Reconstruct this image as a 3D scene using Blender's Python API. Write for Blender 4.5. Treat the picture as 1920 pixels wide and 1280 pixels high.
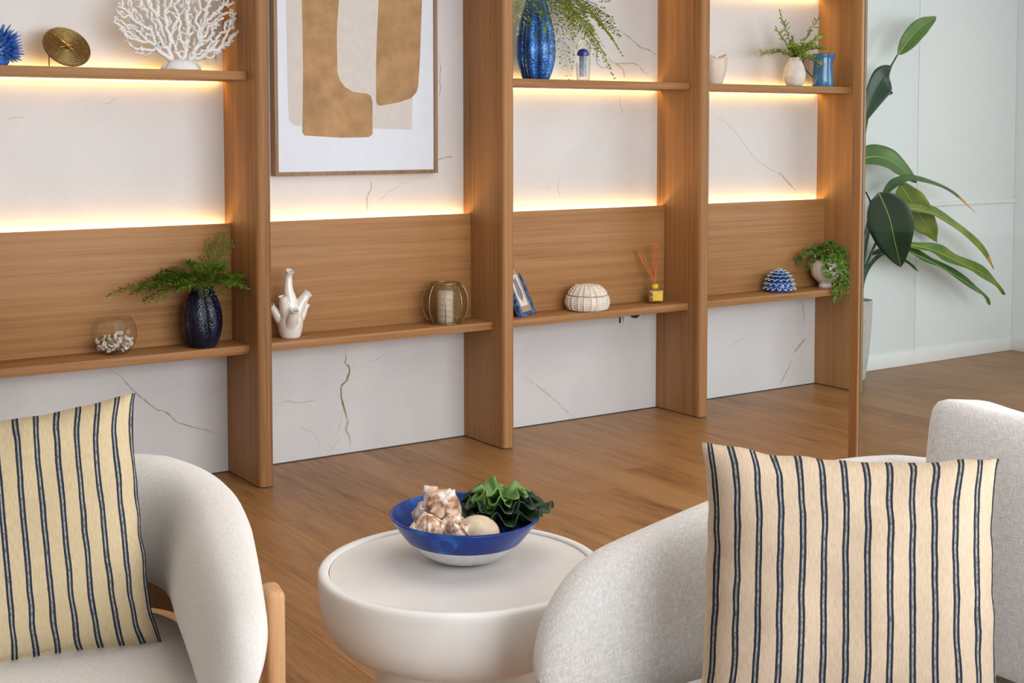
import bpy, bmesh, math, random
from mathutils import Vector, Matrix, Euler, noise as mnoise

for o in list(bpy.data.objects):
    bpy.data.objects.remove(o)
SC = bpy.context.scene
COL = SC.collection
PI = math.pi
R = math.radians

# ------------------------------------------------------------------ camera
cam_d = bpy.data.cameras.new('camera')
cam = bpy.data.objects.new('camera', cam_d)
COL.objects.link(cam)
SC.camera = cam
FPX, PPX, PPY = 2516.8, 967.6, 392.2
cam_d.sensor_fit = 'HORIZONTAL'
cam_d.sensor_width = 36
cam_d.lens = FPX * 36 / 1920
cam_d.shift_x = (960 - PPX) / 1920
cam_d.shift_y = (PPY - 640) / 1920
cam_d.clip_start = .05
yaw, pitch, roll = R(34.187), R(3.324), R(.037)
fw = Vector((math.sin(yaw) * math.cos(pitch), math.cos(yaw) * math.cos(pitch), -math.sin(pitch)))
rt = Vector((math.cos(yaw), -math.sin(yaw), 0))
dn = fw.cross(rt)
r2 = rt * math.cos(roll) + dn * math.sin(roll)
d2 = -rt * math.sin(roll) + dn * math.cos(roll)
CAM = Vector((-.1366, -5.1876, 1.4))
cam.matrix_world = Matrix((
    (r2.x, -d2.x, -fw.x, CAM.x), (r2.y, -d2.y, -fw.y, CAM.y), (r2.z, -d2.z, -fw.z, CAM.z), (0, 0, 0, 1)))

# ------------------------------------------------------------------ world, lights, exposure
W = bpy.data.worlds.new('daylight')
SC.world = W
W.use_nodes = True
bg = W.node_tree.nodes['Background']
bg.inputs[0].default_value = (.86, .93, 1, 1)
bg.inputs[1].default_value = .27

def area(name, loc, target, sx, sy, power, color):
    L = bpy.data.lights.new(name, 'AREA')
    L.shape = 'RECTANGLE'; L.size = sx; L.size_y = sy; L.energy = power; L.color = color
    o = bpy.data.objects.new(name, L); COL.objects.link(o)
    o.location = loc
    o.rotation_euler = (Vector(target) - Vector(loc)).to_track_quat('-Z', 'Y').to_euler()
    return o
# the glazed side of the room behind the camera, a second window on the right, the ceiling downlights
area('window_light', (2.8, -6.7, 1.65), (2.9, 0, .7), 5.2, 2.2, 248, (.95, .98, 1))
area('window_light_side', (8.4, -4.6, 1.7), (3.0, -1.2, .7), 3.4, 2.2, 90, (.93, .97, 1))
area('ceiling_light', (2.6, -2.6, 2.66), (2.6, -2.6, 0), 3.2, 2.2, 30, (1, .96, .9))
SC.view_settings.view_transform = 'Standard'
SC.view_settings.look = 'None'
SC.view_settings.gamma = 1
SC.view_settings.exposure = 0.0
SC.view_settings.use_curve_mapping = False

# ------------------------------------------------------------------ materials
def new_mat(name):
    m = bpy.data.materials.new(name); m.use_nodes = True
    nt = m.node_tree
    return m, nt, nt.nodes['Principled BSDF']
def N(nt, typ, **kw):
    n = nt.nodes.new(typ)
    for k, v in kw.items():
        if k in n.inputs.keys() if isinstance(k, str) else False: n.inputs[k].default_value = v
        else: setattr(n, k, v)
    return n
def ramp(nt, stops):
    n = nt.nodes.new('ShaderNodeValToRGB')
    e = n.color_ramp.elements
    while len(e) > 1: e.remove(e[-1])
    e[0].position = stops[0][0]; e[0].color = (*stops[0][1], 1)
    for p, c in stops[1:]:
        x = e.new(p); x.color = (*c, 1)
    return n
def plain(name, col, rough=.5, metal=0, coat=0, var=.06, scale=30, bump=0, bscale=200, spec=.5, sheen=0, sss=0):
    m, nt, b = new_mat(name)
    tc = nt.nodes.new('ShaderNodeTexCoord')
    nz = N(nt, 'ShaderNodeTexNoise', Scale=scale, Detail=4.0)
    nt.links.new(tc.outputs['Object'], nz.inputs['Vector'])
    lo = tuple(max(0, c * (1 - var * 2)) for c in col); hi = tuple(min(1, c * (1 + var * 2)) for c in col)
    rp = ramp(nt, [(.3, lo), (.7, hi)])
    nt.links.new(nz.outputs['Fac'], rp.inputs['Fac'])
    nt.links.new(rp.outputs['Color'], b.inputs['Base Color'])
    b.inputs['Roughness'].default_value = rough
    b.inputs['Metallic'].default_value = metal
    b.inputs['Coat Weight'].default_value = coat
    b.inputs['Coat Roughness'].default_value = .05
    b.inputs['Specular IOR Level'].default_value = spec
    if sheen: b.inputs['Sheen Weight'].default_value = sheen
    if sss:
        b.inputs['Subsurface Weight'].default_value = sss
        b.inputs['Subsurface Scale'].default_value = .02
    if bump:
        n2 = N(nt, 'ShaderNodeTexNoise', Scale=bscale, Detail=3.0)
        nt.links.new(tc.outputs['Object'], n2.inputs['Vector'])
        bp = N(nt, 'ShaderNodeBump', Strength=bump, Distance=.004)
        nt.links.new(n2.outputs['Fac'], bp.inputs['Height'])
        nt.links.new(bp.outputs['Normal'], b.inputs['Normal'])
    return m
def wood(name, dark, mid, light, axis, rough=.5, fine=220, big=9, stretch=26, rnd=True, spec=.35, contrast=1.0, hue=.0):
    """grain stretched along an axis of the object; every piece gets its own offset"""
    m, nt, b = new_mat(name)
    tc = nt.nodes.new('ShaderNodeTexCoord')
    oi = nt.nodes.new('ShaderNodeObjectInfo')
    mul = N(nt, 'ShaderNodeVectorMath', operation='SCALE'); mul.inputs[0].default_value = (17, 23, 31)
    nt.links.new(oi.outputs['Random'], mul.inputs['Scale'])
    add = N(nt, 'ShaderNodeVectorMath', operation='ADD')
    nt.links.new(tc.outputs['Object'], add.inputs[0]); nt.links.new(mul.outputs[0], add.inputs[1])
    def nz(scale, detail, st, dist=0):
        mp = nt.nodes.new('ShaderNodeMapping')
        s = [1, 1, 1]; s['xyz'.index(axis)] = 1 / st
        mp.inputs['Scale'].default_value = s
        nt.links.new(add.outputs[0], mp.inputs['Vector'])
        n = N(nt, 'ShaderNodeTexNoise', Scale=scale, Detail=detail, Distortion=dist)
        nt.links.new(mp.outputs[0], n.inputs['Vector'])
        return n
    a = nz(big, 5.0, stretch * .35, .6); f = nz(fine, 4.0, stretch)
    g = nz(big * 5, 6.0, stretch * .8, .4)
    def mad(x, k, y):
        q = N(nt, 'ShaderNodeMath', operation='MULTIPLY_ADD'); q.inputs[1].default_value = k
        nt.links.new(x, q.inputs[0])
        if hasattr(y, 'is_linked'): nt.links.new(y, q.inputs[2])
        else: q.inputs[2].default_value = y
        return q.outputs[0]
    v = mad(a.outputs['Fac'], .45 * contrast, .5 - .675 * contrast)
    v = mad(g.outputs['Fac'], .55 * contrast, v)
    v = mad(f.outputs['Fac'], .50 * contrast, v)
    if rnd: v = mad(oi.outputs['Random'], .14, v)
    rp = ramp(nt, [(.38, dark), (.56, mid), (.78, light)])
    nt.links.new(v, rp.inputs['Fac'])
    nt.links.new(rp.outputs['Color'], b.inputs['Base Color'])
    b.inputs['Roughness'].default_value = rough
    b.inputs['Specular IOR Level'].default_value = spec
    bp = N(nt, 'ShaderNodeBump', Strength=.12, Distance=.002)
    nt.links.new(f.outputs['Fac'], bp.inputs['Height'])
    nt.links.new(bp.outputs['Normal'], b.inputs['Normal'])
    return m
def thin_glass(name, tint, refl=1.0, rough=.02):
    m, nt, b = new_mat(name)
    nt.nodes.remove(b)
    out = nt.nodes['Material Output']
    tr = nt.nodes.new('ShaderNodeBsdfTransparent'); tr.inputs[0].default_value = (*tint, 1)
    gl = nt.nodes.new('ShaderNodeBsdfGlossy'); gl.inputs['Roughness'].default_value = rough
    lw = N(nt, 'ShaderNodeLayerWeight', Blend=.5)               # the same from both sides of the pane
    pw = N(nt, 'ShaderNodeMath', operation='POWER'); pw.inputs[1].default_value = 5
    nt.links.new(lw.outputs['Facing'], pw.inputs[0])
    mu = N(nt, 'ShaderNodeMath', operation='MULTIPLY_ADD'); mu.inputs[1].default_value = .8 * refl; mu.inputs[2].default_value = .022 * refl
    nt.links.new(pw.outputs[0], mu.inputs[0])
    mx = nt.nodes.new('ShaderNodeMixShader')
    nt.links.new(mu.outputs[0], mx.inputs[0]); nt.links.new(tr.outputs[0], mx.inputs[1]); nt.links.new(gl.outputs[0], mx.inputs[2])
    nt.links.new(mx.outputs[0], out.inputs[0])
    return m
def emit(name, col, s):
    m, nt, b = new_mat(name)
    b.inputs['Base Color'].default_value = (1, .9, .7, 1)
    b.inputs['Emission Color'].default_value = (*col, 1)
    b.inputs['Emission Strength'].default_value = s
    return m

OAK_D, OAK_M, OAK_L = (.18, .078, .023), (.315, .150, .053), (.41, .213, .085)
M = {}
M['oak_v'] = wood('oak_veneer_upright', OAK_D, OAK_M, OAK_L, 'z', fine=260, big=7, stretch=90)
M['oak_h'] = wood('oak_veneer_level', OAK_D, OAK_M, OAK_L, 'x', fine=240, big=8, stretch=75)
M['chair_wood'] = wood('light_oak', (.40, .2, .085), (.54, .29, .13), (.62, .36, .18), 'z', fine=200, big=8, stretch=20)
M['floor'] = wood('oak_floor_plank', (.18, .079, .022), (.31, .148, .048), (.395, .206, .08), 'y', rough=.42, fine=120, big=5, stretch=16, spec=.4, contrast=1.05)
M['joint'] = plain('floor_joint', (.13, .06, .022), .7)
M['white_wall'] = plain('white_paint', (.80, .85, .86), .55, var=.01)
M['trim'] = plain('white_trim', (.82, .84, .83), .45, var=.01)
M['ceiling'] = plain('ceiling_paint', (.8, .8, .79), .8, var=.01)
M['led'] = emit('warm_led', (1, .66, .19), 32)
M['brass'] = plain('aged_brass', (.21, .14, .05), .5, metal=.75, var=.15, scale=90)
M['brass_pale'] = plain('pale_brass_wire', (.40, .30, .15), .35, metal=.9)
M['gold'] = plain('gold_hand', (.8, .52, .16), .25, metal=1)
M['black_gap'] = plain('dark_gasket', (.03, .03, .028), .6)
M['coral'] = plain('white_resin', (.80, .80, .81), .45, var=.03, bump=.3, bscale=260)
M['ceramic'] = plain('white_glaze', (.76, .73, .69), .13, coat=.5, var=.03)
M['ceramic_matte'] = plain('white_bisque', (.78, .73, .68), .7, var=.05, bump=.8, bscale=150)
M['cream'] = plain('cream_ceramic', (.74, .64, .55), .4, var=.03)
M['urchin_white'] = plain('urchin_box_glaze', (.78, .72, .65), .45, var=.06)
M['table'] = plain('cream_microcement', (.86, .865, .85), .42, var=.02, scale=9)
M['table_top'] = plain('table_inset', (.80, .775, .75), .38, var=.025, scale=6)
M['candle'] = plain('candle_wax', (.86, .82, .74), .6, var=.02, sss=.1)
M['paper'] = plain('art_paper', (.70, .755, .86), .6, var=.01)
M['sand_paint'] = plain('sand_paint', (.42, .255, .125), .9, var=.10, scale=14, bump=.3, bscale=500)
M['grey_paint'] = plain('pale_grey_paint', (.62, .59, .56), .85, var=.02)
M['art_frame'] = wood('art_frame_oak', (.17, .095, .045), (.24, .145, .075), (.33, .21, .115), 'z', fine=200)
M['blue_frame'] = plain('blue_mosaic', (.035, .10, .26), .18, coat=.6, var=.45, scale=60)
M['frame_back'] = plain('frame_back', (.09, .045, .025), .8)
M['sand_mat'] = plain('sand_mat', (.42, .32, .19), .8)
M['print_white'] = plain('print_paper', (.72, .72, .75), .7, var=.01)
M['ink'] = plain('indigo_ink', (.035, .028, .075), .7)
M['amber'] = plain('amber_oil', (.42, .12, .012), .12, var=.1)
M['yellow'] = plain('yellow_label', (.78, .55, .02), .5, var=.05)
M['reed'] = plain('orange_reed', (.56, .17, .035), .7, var=.12)
M['stem'] = plain('dark_stem', (.03, .022, .012), .6)
M['stem_green'] = plain('green_stem', (.09, .13, .03), .6)
M['socket'] = plain('socket_plastic', (.75, .76, .77), .35, var=.01)
M['dark_plastic'] = plain('dark_cable', (.03, .03, .035), .5)
M['pot'] = plain('pale_stone_pot', (.50, .50, .47), .7, var=.05)
M['soil'] = plain('soil', (.03, .022, .016), .95)
M['egg'] = plain('pale_stone', (.68, .54, .39), .45, var=.08, scale=2)
M['glass'] = thin_glass('clear_glass', (.97, .97, .96))
M['glass_thick'] = thin_glass('thick_clear_glass', (.94, .97, .95), 1.3)
M['pane'] = thin_glass('green_tinted_glass', (.945, .965, .962), .12)
M['pane_edge'] = plain('glass_edge', (.45, .60, .52), .2)
M['crystal'] = None
m, nt, b = new_mat('crystal_block')
b.inputs['Base Color'].default_value = (.96, .98, .97, 1); b.inputs['Roughness'].default_value = .02
b.inputs['Transmission Weight'].default_value = 1; b.inputs['IOR'].default_value = 1.33
M['crystal'] = m
M['jug'] = None

def leafmat(name, a, b_, scale=8, rough=.45, trans=.15):
    m, nt, b = new_mat(name)
    tc = nt.nodes.new('ShaderNodeTexCoord'); oi = nt.nodes.new('ShaderNodeObjectInfo')
    nz = N(nt, 'ShaderNodeTexNoise', Scale=scale, Detail=3.0)
    nt.links.new(tc.outputs['Object'], nz.inputs['Vector'])
    ad = N(nt, 'ShaderNodeMath', operation='MULTIPLY_ADD'); ad.inputs[1].default_value = .25
    nt.links.new(oi.outputs['Random'], ad.inputs[0]); nt.links.new(nz.outputs['Fac'], ad.inputs[2])
    rp = ramp(nt, [(.35, a), (.85, b_)])
    nt.links.new(ad.outputs[0], rp.inputs['Fac'])
    nt.links.new(rp.outputs['Color'], b.inputs['Base Color'])
    b.inputs['Roughness'].default_value = rough
    b.inputs['Transmission Weight'].default_value = 0
    b.inputs['Subsurface Weight'].default_value = trans * .3
    b.inputs['Subsurface Scale'].default_value = .005
    return m
M['fern_dark'] = leafmat('fern_green', (.05, .10, .006), (.14, .25, .018), 30)
M['fern_light'] = leafmat('fern_bright_green', (.10, .15, .012), (.30, .42, .05), 30)
M['ivy'] = leafmat('ivy_green', (.025, .075, .008), (.14, .28, .03), 40, .3)
M['lettuce_dark'] = leafmat('dark_ruffled_leaf', (.006, .018, .008), (.025, .065, .018), 18, .4)
M['lettuce_light'] = leafmat('bright_ruffled_leaf', (.06, .15, .03), (.20, .36, .08), 18, .4)
M['palm_dark'] = leafmat('dark_strelitzia', (.006, .03, .014), (.018, .065, .022), 6, .35)
M['palm_mid'] = leafmat('mid_strelitzia', (.03, .10, .015), (.10, .22, .03), 8, .4)
M['palm_yellow'] = leafmat('yellowing_strelitzia', (.06, .15, .015), (.24, .30, .03), 7, .4)
M['palm_rib'] = plain('leaf_midrib', (.34, .45, .10), .5)
M['leaf_tip'] = plain('dry_leaf_tip', (.58, .30, .05), .7)

def vase_glass(name, deep, mid, hi, rough=.12, metal=.55, coat=.5):
    m, nt, b = new_mat(name)
    tc = nt.nodes.new('ShaderNodeTexCoord')
    nz = N(nt, 'ShaderNodeTexNoise', Scale=14.0, Detail=2.0); nt.links.new(tc.outputs['Object'], nz.inputs['Vector'])
    vo = N(nt, 'ShaderNodeTexVoronoi', Scale=150.0); nt.links.new(tc.outputs['Object'], vo.inputs['Vector'])
    rp = ramp(nt, [(.3, deep), (.55, mid), (.8, hi)])
    nt.links.new(nz.outputs['Fac'], rp.inputs['Fac'])
    nt.links.new(rp.outputs['Color'], b.inputs['Base Color'])
    b.inputs['Metallic'].default_value = metal
    b.inputs['Roughness'].default_value = rough
    b.inputs['Coat Weight'].default_value = coat
    b.inputs['Coat Roughness'].default_value = .04
    bp = N(nt, 'ShaderNodeBump', Strength=.9, Distance=.002)
    nt.links.new(vo.outputs['Distance'], bp.inputs['Height'])
    nt.links.new(bp.outputs['Normal'], b.inputs['Normal'])
    return m
M['vase_blue'] = vase_glass('iridescent_blue_glass', (.012, .05, .20), (.025, .16, .52), (.12, .34, .72))
M['vase_dark'] = vase_glass('iridescent_midnight_glass', (.002, .002, .010), (.003, .007, .03), (.006, .03, .075), .08, .15, .15)
M['urchin_blue'] = plain('blue_glaze', (.02, .10, .42), .2, coat=.6, var=.35, scale=40)
M['urchin_tip'] = plain('white_edge_glaze', (.55, .66, .78), .3, var=.1)
M['spike_blue'] = plain('blue_spines', (.03, .14, .50), .25, coat=.4, var=.3, scale=60)
M['jelly_blue'] = plain('cobalt_glass', (.01, .035, .42), .15, coat=.5)
M['jelly_thread'] = plain('pale_threads', (.42, .56, .78), .4)
m, nt, b = new_mat('bowl_pearl_blue')
tc = nt.nodes.new('ShaderNodeTexCoord')
nz = N(nt, 'ShaderNodeTexNoise', Scale=16.0, Detail=6.0, Distortion=1.4); nt.links.new(tc.outputs['Object'], nz.inputs['Vector'])
rp = ramp(nt, [(.3, (.002, .022, .17)), (.55, (.003, .045, .32)), (.75, (.012, .20, .60))])
nt.links.new(nz.outputs['Fac'], rp.inputs['Fac']); nt.links.new(rp.outputs['Color'], b.inputs['Base Color'])
b.inputs['Roughness'].default_value = .28; b.inputs['Metallic'].default_value = .45
b.inputs['Coat Weight'].default_value = .15; b.inputs['Coat Roughness'].default_value = .1
M['bowl_blue'] = m
M['bowl_white'] = plain('bowl_mother_of_pearl', (.70, .70, .70), .25, coat=.5, var=.06, scale=25)
m, nt, b = new_mat('jug_streaked_blue')
tc = nt.nodes.new('ShaderNodeTexCoord'); mp = nt.nodes.new('ShaderNodeMapping'); mp.inputs['Scale'].default_value = (1, 1, .12)
nt.links.new(tc.outputs['Object'], mp.inputs['Vector'])
nz = N(nt, 'ShaderNodeTexNoise', Scale=60.0, Detail=4.0); nt.links.new(mp.outputs[0], nz.inputs['Vector'])
rp = ramp(nt, [(.3, (.03, .09, .19)), (.55, (.05, .20, .44)), (.75, (.16, .36, .55))])
nt.links.new(nz.outputs['Fac'], rp.inputs['Fac']); nt.links.new(rp.outputs['Color'], b.inputs['Base Color'])
b.inputs['Roughness'].default_value = .2; b.inputs['Coat Weight'].default_value = .4
M['jug'] = m
# conch: banded browns and whites
m, nt, b = new_mat('conch_shell')
tc = nt.nodes.new('ShaderNodeTexCoord')
nz = N(nt, 'ShaderNodeTexNoise', Scale=5.0, Detail=5.0, Distortion=.6); nt.links.new(tc.outputs['Object'], nz.inputs['Vector'])
rp = ramp(nt, [(.34, (.22, .115, .07)), (.44, (.56, .33, .20)), (.54, (.74, .58, .46)), (.62, (.84, .80, .78))])
nt.links.new(nz.outputs['Fac'], rp.inputs['Fac']); nt.links.new(rp.outputs['Color'], b.inputs['Base Color'])
b.inputs['Roughness'].default_value = .55
bp = N(nt, 'ShaderNodeBump', Strength=.5, Distance=.003); nt.links.new(nz.outputs['Fac'], bp.inputs['Height']); nt.links.new(bp.outputs['Normal'], b.inputs['Normal'])
M['conch'] = m
m, nt, b = new_mat('small_shells')
tc = nt.nodes.new('ShaderNodeTexCoord'); oi = nt.nodes.new('ShaderNodeObjectInfo')
nz = N(nt, 'ShaderNodeTexNoise', Scale=160.0, Detail=3.0); nt.links.new(tc.outputs['Object'], nz.inputs['Vector'])
ad = N(nt, 'ShaderNodeMath', operation='MULTIPLY_ADD'); ad.inputs[1].default_value = .5
nt.links.new(oi.outputs['Random'], ad.inputs[0]); nt.links.new(nz.outputs['Fac'], ad.inputs[2])
rp = ramp(nt, [(.35, (.42, .33, .27)), (.6, (.66, .58, .48)), (.9, (.78, .76, .76))])
nt.links.new(ad.outputs[0], rp.inputs['Fac']); nt.links.new(rp.outputs['Color'], b.inputs['Base Color']); b.inputs['Roughness'].default_value = .4
M['shells'] = m
# marble: pale, softly clouded
m, nt, b = new_mat('marble')
tc = nt.nodes.new('ShaderNodeTexCoord')
n1 = N(nt, 'ShaderNodeTexNoise', Scale=1.7, Detail=7.0, Distortion=1.0); nt.links.new(tc.outputs['Object'], n1.inputs['Vector'])
r1 = ramp(nt, [(.3, (.60, .597, .61)), (.55, (.66, .655, .665)), (.75, (.70, .695, .705))]); nt.links.new(n1.outputs['Fac'], r1.inputs['Fac'])
n2 = N(nt, 'ShaderNodeTexNoise', Scale=9.0, Detail=9.0, Distortion=2.0); nt.links.new(tc.outputs['Object'], n2.inputs['Vector'])
r2_ = ramp(nt, [(.0, (1, 1, 1)), (.487, (1, 1, 1)), (.5, (.955, .94, .925)), (.513, (1, 1, 1))]); nt.links.new(n2.outputs['Fac'], r2_.inputs['Fac'])
mm = N(nt, 'ShaderNodeMix', data_type='RGBA', blend_type='MULTIPLY'); mm.inputs['Factor'].default_value = 1
nt.links.new(r1.outputs['Color'], mm.inputs['A']); nt.links.new(r2_.outputs['Color'], mm.inputs['B'])
nt.links.new(mm.outputs['Result'], b.inputs['Base Color']); b.inputs['Roughness'].default_value = .38
M['marble'] = m
def veinmat(name, col, k):
    m, nt, b = new_mat(name)
    at = N(nt, 'ShaderNodeAttribute', attribute_name='fade')
    tc = nt.nodes.new('ShaderNodeTexCoord')
    nz = N(nt, 'ShaderNodeTexNoise', Scale=45.0, Detail=4.0); nt.links.new(tc.outputs['Object'], nz.inputs['Vector'])
    rp = ramp(nt, [(.3, (.15, .15, .15)), (.62, (1, 1, 1))]); nt.links.new(nz.outputs['Fac'], rp.inputs['Fac'])
    mu = N(nt, 'ShaderNodeMath', operation='MULTIPLY'); nt.links.new(at.outputs['Fac'], mu.inputs[0]); nt.links.new(rp.outputs['Color'], mu.inputs[1])
    mk_ = N(nt, 'ShaderNodeMath', operation='MULTIPLY'); nt.links.new(mu.outputs[0], mk_.inputs[0]); mk_.inputs[1].default_value = k
    b.inputs['Base Color'].default_value = (*col, 1); b.inputs['Roughness'].default_value = .4
    nt.links.new(mk_.outputs[0], b.inputs['Alpha'])
    return m
M['vein_d'] = veinmat('vein_brown', (.40, .31, .22), .75)
M['vein_g'] = veinmat('vein_golden', (.54, .41, .24), .9)
M['vein_f'] = veinmat('vein_faint', (.48, .42, .36), .3)

def fabric(name, a, b_, scale=330, bump=.55, cross=True):
    m, nt, b = new_mat(name)
    tc = nt.nodes.new('ShaderNodeTexCoord')
    def st(sx, sy, sz, s):
        mp = nt.nodes.new('ShaderNodeMapping'); mp.inputs['Scale'].default_value = (sx, sy, sz)
        nt.links.new(tc.outputs['UV'], mp.inputs['Vector'])
        n = N(nt, 'ShaderNodeTexNoise', Scale=s, Detail=3.0); nt.links.new(mp.outputs[0], n.inputs['Vector']); return n
    n1 = st(1, .16, 1, scale); n2 = st(.16, 1, 1, scale)
    mx = N(nt, 'ShaderNodeMath', operation='MAXIMUM'); nt.links.new(n1.outputs['Fac'], mx.inputs[0]); nt.links.new(n2.outputs['Fac'], mx.inputs[1])
    rp = ramp(nt, [(.42, a), (.66, b_)]); nt.links.new(mx.outputs[0], rp.inputs['Fac'])
    nt.links.new(rp.outputs['Color'], b.inputs['Base Color'])
    b.inputs['Roughness'].default_value = .95; b.inputs['Specular IOR Level'].default_value = .1
    b.inputs['Sheen Weight'].default_value = .25; b.inputs['Sheen Roughness'].default_value = .6
    bp = N(nt, 'ShaderNodeBump', Strength=bump, Distance=.003); nt.links.new(mx.outputs[0], bp.inputs['Height'])
    nt.links.new(bp.outputs['Normal'], b.inputs['Normal'])
    return m
M['linen'] = fabric('oatmeal_weave', (.64, .63, .62), (.86, .85, .845), 400)
M['linen_soft'] = fabric('oatmeal_boucle', (.64, .61, .58), (.78, .755, .73), 480, .35)

def stripes(name, base, freq):
    m, nt, b = new_mat(name)
    tc = nt.nodes.new('ShaderNodeTexCoord'); sx = nt.nodes.new('ShaderNodeSeparateXYZ')
    nt.links.new(tc.outputs['UV'], sx.inputs[0])
    nz = N(nt, 'ShaderNodeTexNoise', Scale=9.0, Detail=4.0); nt.links.new(tc.outputs['UV'], nz.inputs['Vector'])
    def math_(op, a, b__=None, c=None):
        q = N(nt, 'ShaderNodeMath', operation=op)
        for i, v in enumerate((a, b__, c)):
            if v is None: continue
            if isinstance(v, (int, float)): q.inputs[i].default_value = v
            else: nt.links.new(v, q.inputs[i])
        return q.outputs[0]
    wob = math_('MULTIPLY_ADD', nz.outputs['Fac'], .004, sx.outputs['X'])
    fr = math_('FRACT', math_('MULTIPLY', wob, freq))
    d = math_('ABSOLUTE', math_('SUBTRACT', fr, .5))
    n3 = N(nt, 'ShaderNodeTexNoise', Scale=60.0, Detail=2.0); nt.links.new(tc.outputs['UV'], n3.inputs['Vector'])
    wd = math_('MULTIPLY_ADD', n3.outputs['Fac'], .035, .035)
    line = math_('LESS_THAN', math_('ABSOLUTE', math_('SUBTRACT', d, .098)), wd)
    gap = math_('LESS_THAN', d, .08)
    mpw = nt.nodes.new('ShaderNodeMapping'); mpw.inputs['Scale'].default_value = (1, .12, 1); nt.links.new(tc.outputs['UV'], mpw.inputs['Vector'])
    nw = N(nt, 'ShaderNodeTexNoise', Scale=240.0, Detail=3.0); nt.links.new(mpw.outputs[0], nw.inputs['Vector'])
    rb = ramp(nt, [(.3, tuple(c * .86 for c in base)), (.7, tuple(min(1, c * 1.08) for c in base))]); nt.links.new(nw.outputs['Fac'], rb.inputs['Fac'])
    rg = ramp(nt, [(.3, (.10, .10, .105)), (.65, (.40, .37, .31))]); nt.links.new(n3.outputs['Fac'], rg.inputs['Fac'])
    m1 = N(nt, 'ShaderNodeMix', data_type='RGBA'); nt.links.new(gap, m1.inputs['Factor']); nt.links.new(rb.outputs['Color'], m1.inputs['A']); nt.links.new(rg.outputs['Color'], m1.inputs['B'])
    m2 = N(nt, 'ShaderNodeMix', data_type='RGBA'); nt.links.new(line, m2.inputs['Factor']); nt.links.new(m1.outputs['Result'], m2.inputs['A']); m2.inputs['B'].default_value = (.022, .03, .05, 1)
    nt.links.new(m2.outputs['Result'], b.inputs['Base Color'])
    b.inputs['Roughness'].default_value = .95; b.inputs['Specular IOR Level'].default_value = .1
    bp = N(nt, 'ShaderNodeBump', Strength=.25, Distance=.002); nt.links.new(nw.outputs['Fac'], bp.inputs['Height']); nt.links.new(bp.outputs['Normal'], b.inputs['Normal'])
    return m
M['stripe_a'] = stripes('beige_navy_stripe', (.60, .475, .35), 13.5)
M['stripe_b'] = stripes('straw_navy_stripe', (.56, .45, .285), 13.6)

# ------------------------------------------------------------------ mesh helpers
def mk(name, verts, faces, mat, parent=None, loc=(0, 0, 0), rot=(0, 0, 0), smooth=True, uv=None, kind=None, label=None):
    me = bpy.data.meshes.new(name)
    me.from_pydata([tuple(v) for v in verts], [], faces)
    me.update()
    if smooth: me.shade_smooth()
    if uv:
        l = me.uv_layers.new(name='UVMap')
        for p in me.polygons:
            for li in p.loop_indices:
                l.data[li].uv = uv[me.loops[li].vertex_index]
    me.materials.append(M[mat] if isinstance(mat, str) else mat)
    o = bpy.data.objects.new(name, me); COL.objects.link(o)
    o.location = loc; o.rotation_euler = rot
    if parent: o.parent = parent
    if kind: o['kind'] = kind
    if label: o['label'] = label
    return o
def auto(o, ang=35):
    me = o.data
    me.set_sharp_from_angle(angle=R(ang))
    return o
def thing(name, label, cat, loc=(0, 0, 0), rot=(0, 0, 0), group=None):
    o = bpy.data.objects.new(name, None); COL.objects.link(o)
    o.empty_display_size = .05
    o.location = loc; o.rotation_euler = rot
    return tag(o, label, cat, group)
def tag(o, label, cat, group=None):
    o['label'] = label; o['category'] = cat
    if group: o['group'] = group
    return o
def struct(o):
    o['kind'] = 'structure'; return o
def bbox(sx, sy, sz, r=0, seg=2, center=(0, 0, 0)):
    bm = bmesh.new(); bmesh.ops.create_cube(bm, size=1)
    for v in bm.verts: v.co = Vector((v.co.x * sx, v.co.y * sy, v.co.z * sz))
    if r: bmesh.ops.bevel(bm, geom=bm.edges[:], offset=r, segments=seg, profile=.5, affect='EDGES')
    bm.verts.index_update()
    vs = [(v.co.x + center[0], v.co.y + center[1], v.co.z + center[2]) for v in bm.verts]
    fs = [[v.index for v in f.verts] for f in bm.faces]; bm.free()
    return vs, fs
def box(name, x0, x1, y0, y1, z0, z1, mat, parent=None, r=0, seg=2, **kw):
    """box in the parent's space with its origin at its own centre"""
    v, f = bbox(x1 - x0, y1 - y0, z1 - z0, r, seg)
    return auto(mk(name, v, f, mat, parent, ((x0 + x1) / 2, (y0 + y1) / 2, (z0 + z1) / 2), **kw))
def lathe(prof, n=48, mod=None):
    vs, fs = [], []
    rings = []
    for (r, z) in prof:
        if r < 1e-6:
            rings.append([len(vs)]); vs.append((0, 0, z))
        else:
            ring = []
            for i in range(n):
                t = 2 * PI * i / n
                k = mod(t, z) if mod else 1
                ring.append(len(vs)); vs.append((r * k * math.cos(t), r * k * math.sin(t), z))
            rings.append(ring)
    for a, b in zip(rings, rings[1:]):
        if len(a) == 1 and len(b) == 1: continue
        for i in range(n):
            j = (i + 1) % n
            if len(a) == 1: fs.append([a[0], b[j], b[i]])
            elif len(b) == 1: fs.append([a[i], a[j], b[0]])
            else: fs.append([a[i], a[j], b[j], b[i]])
    return vs, fs
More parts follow.
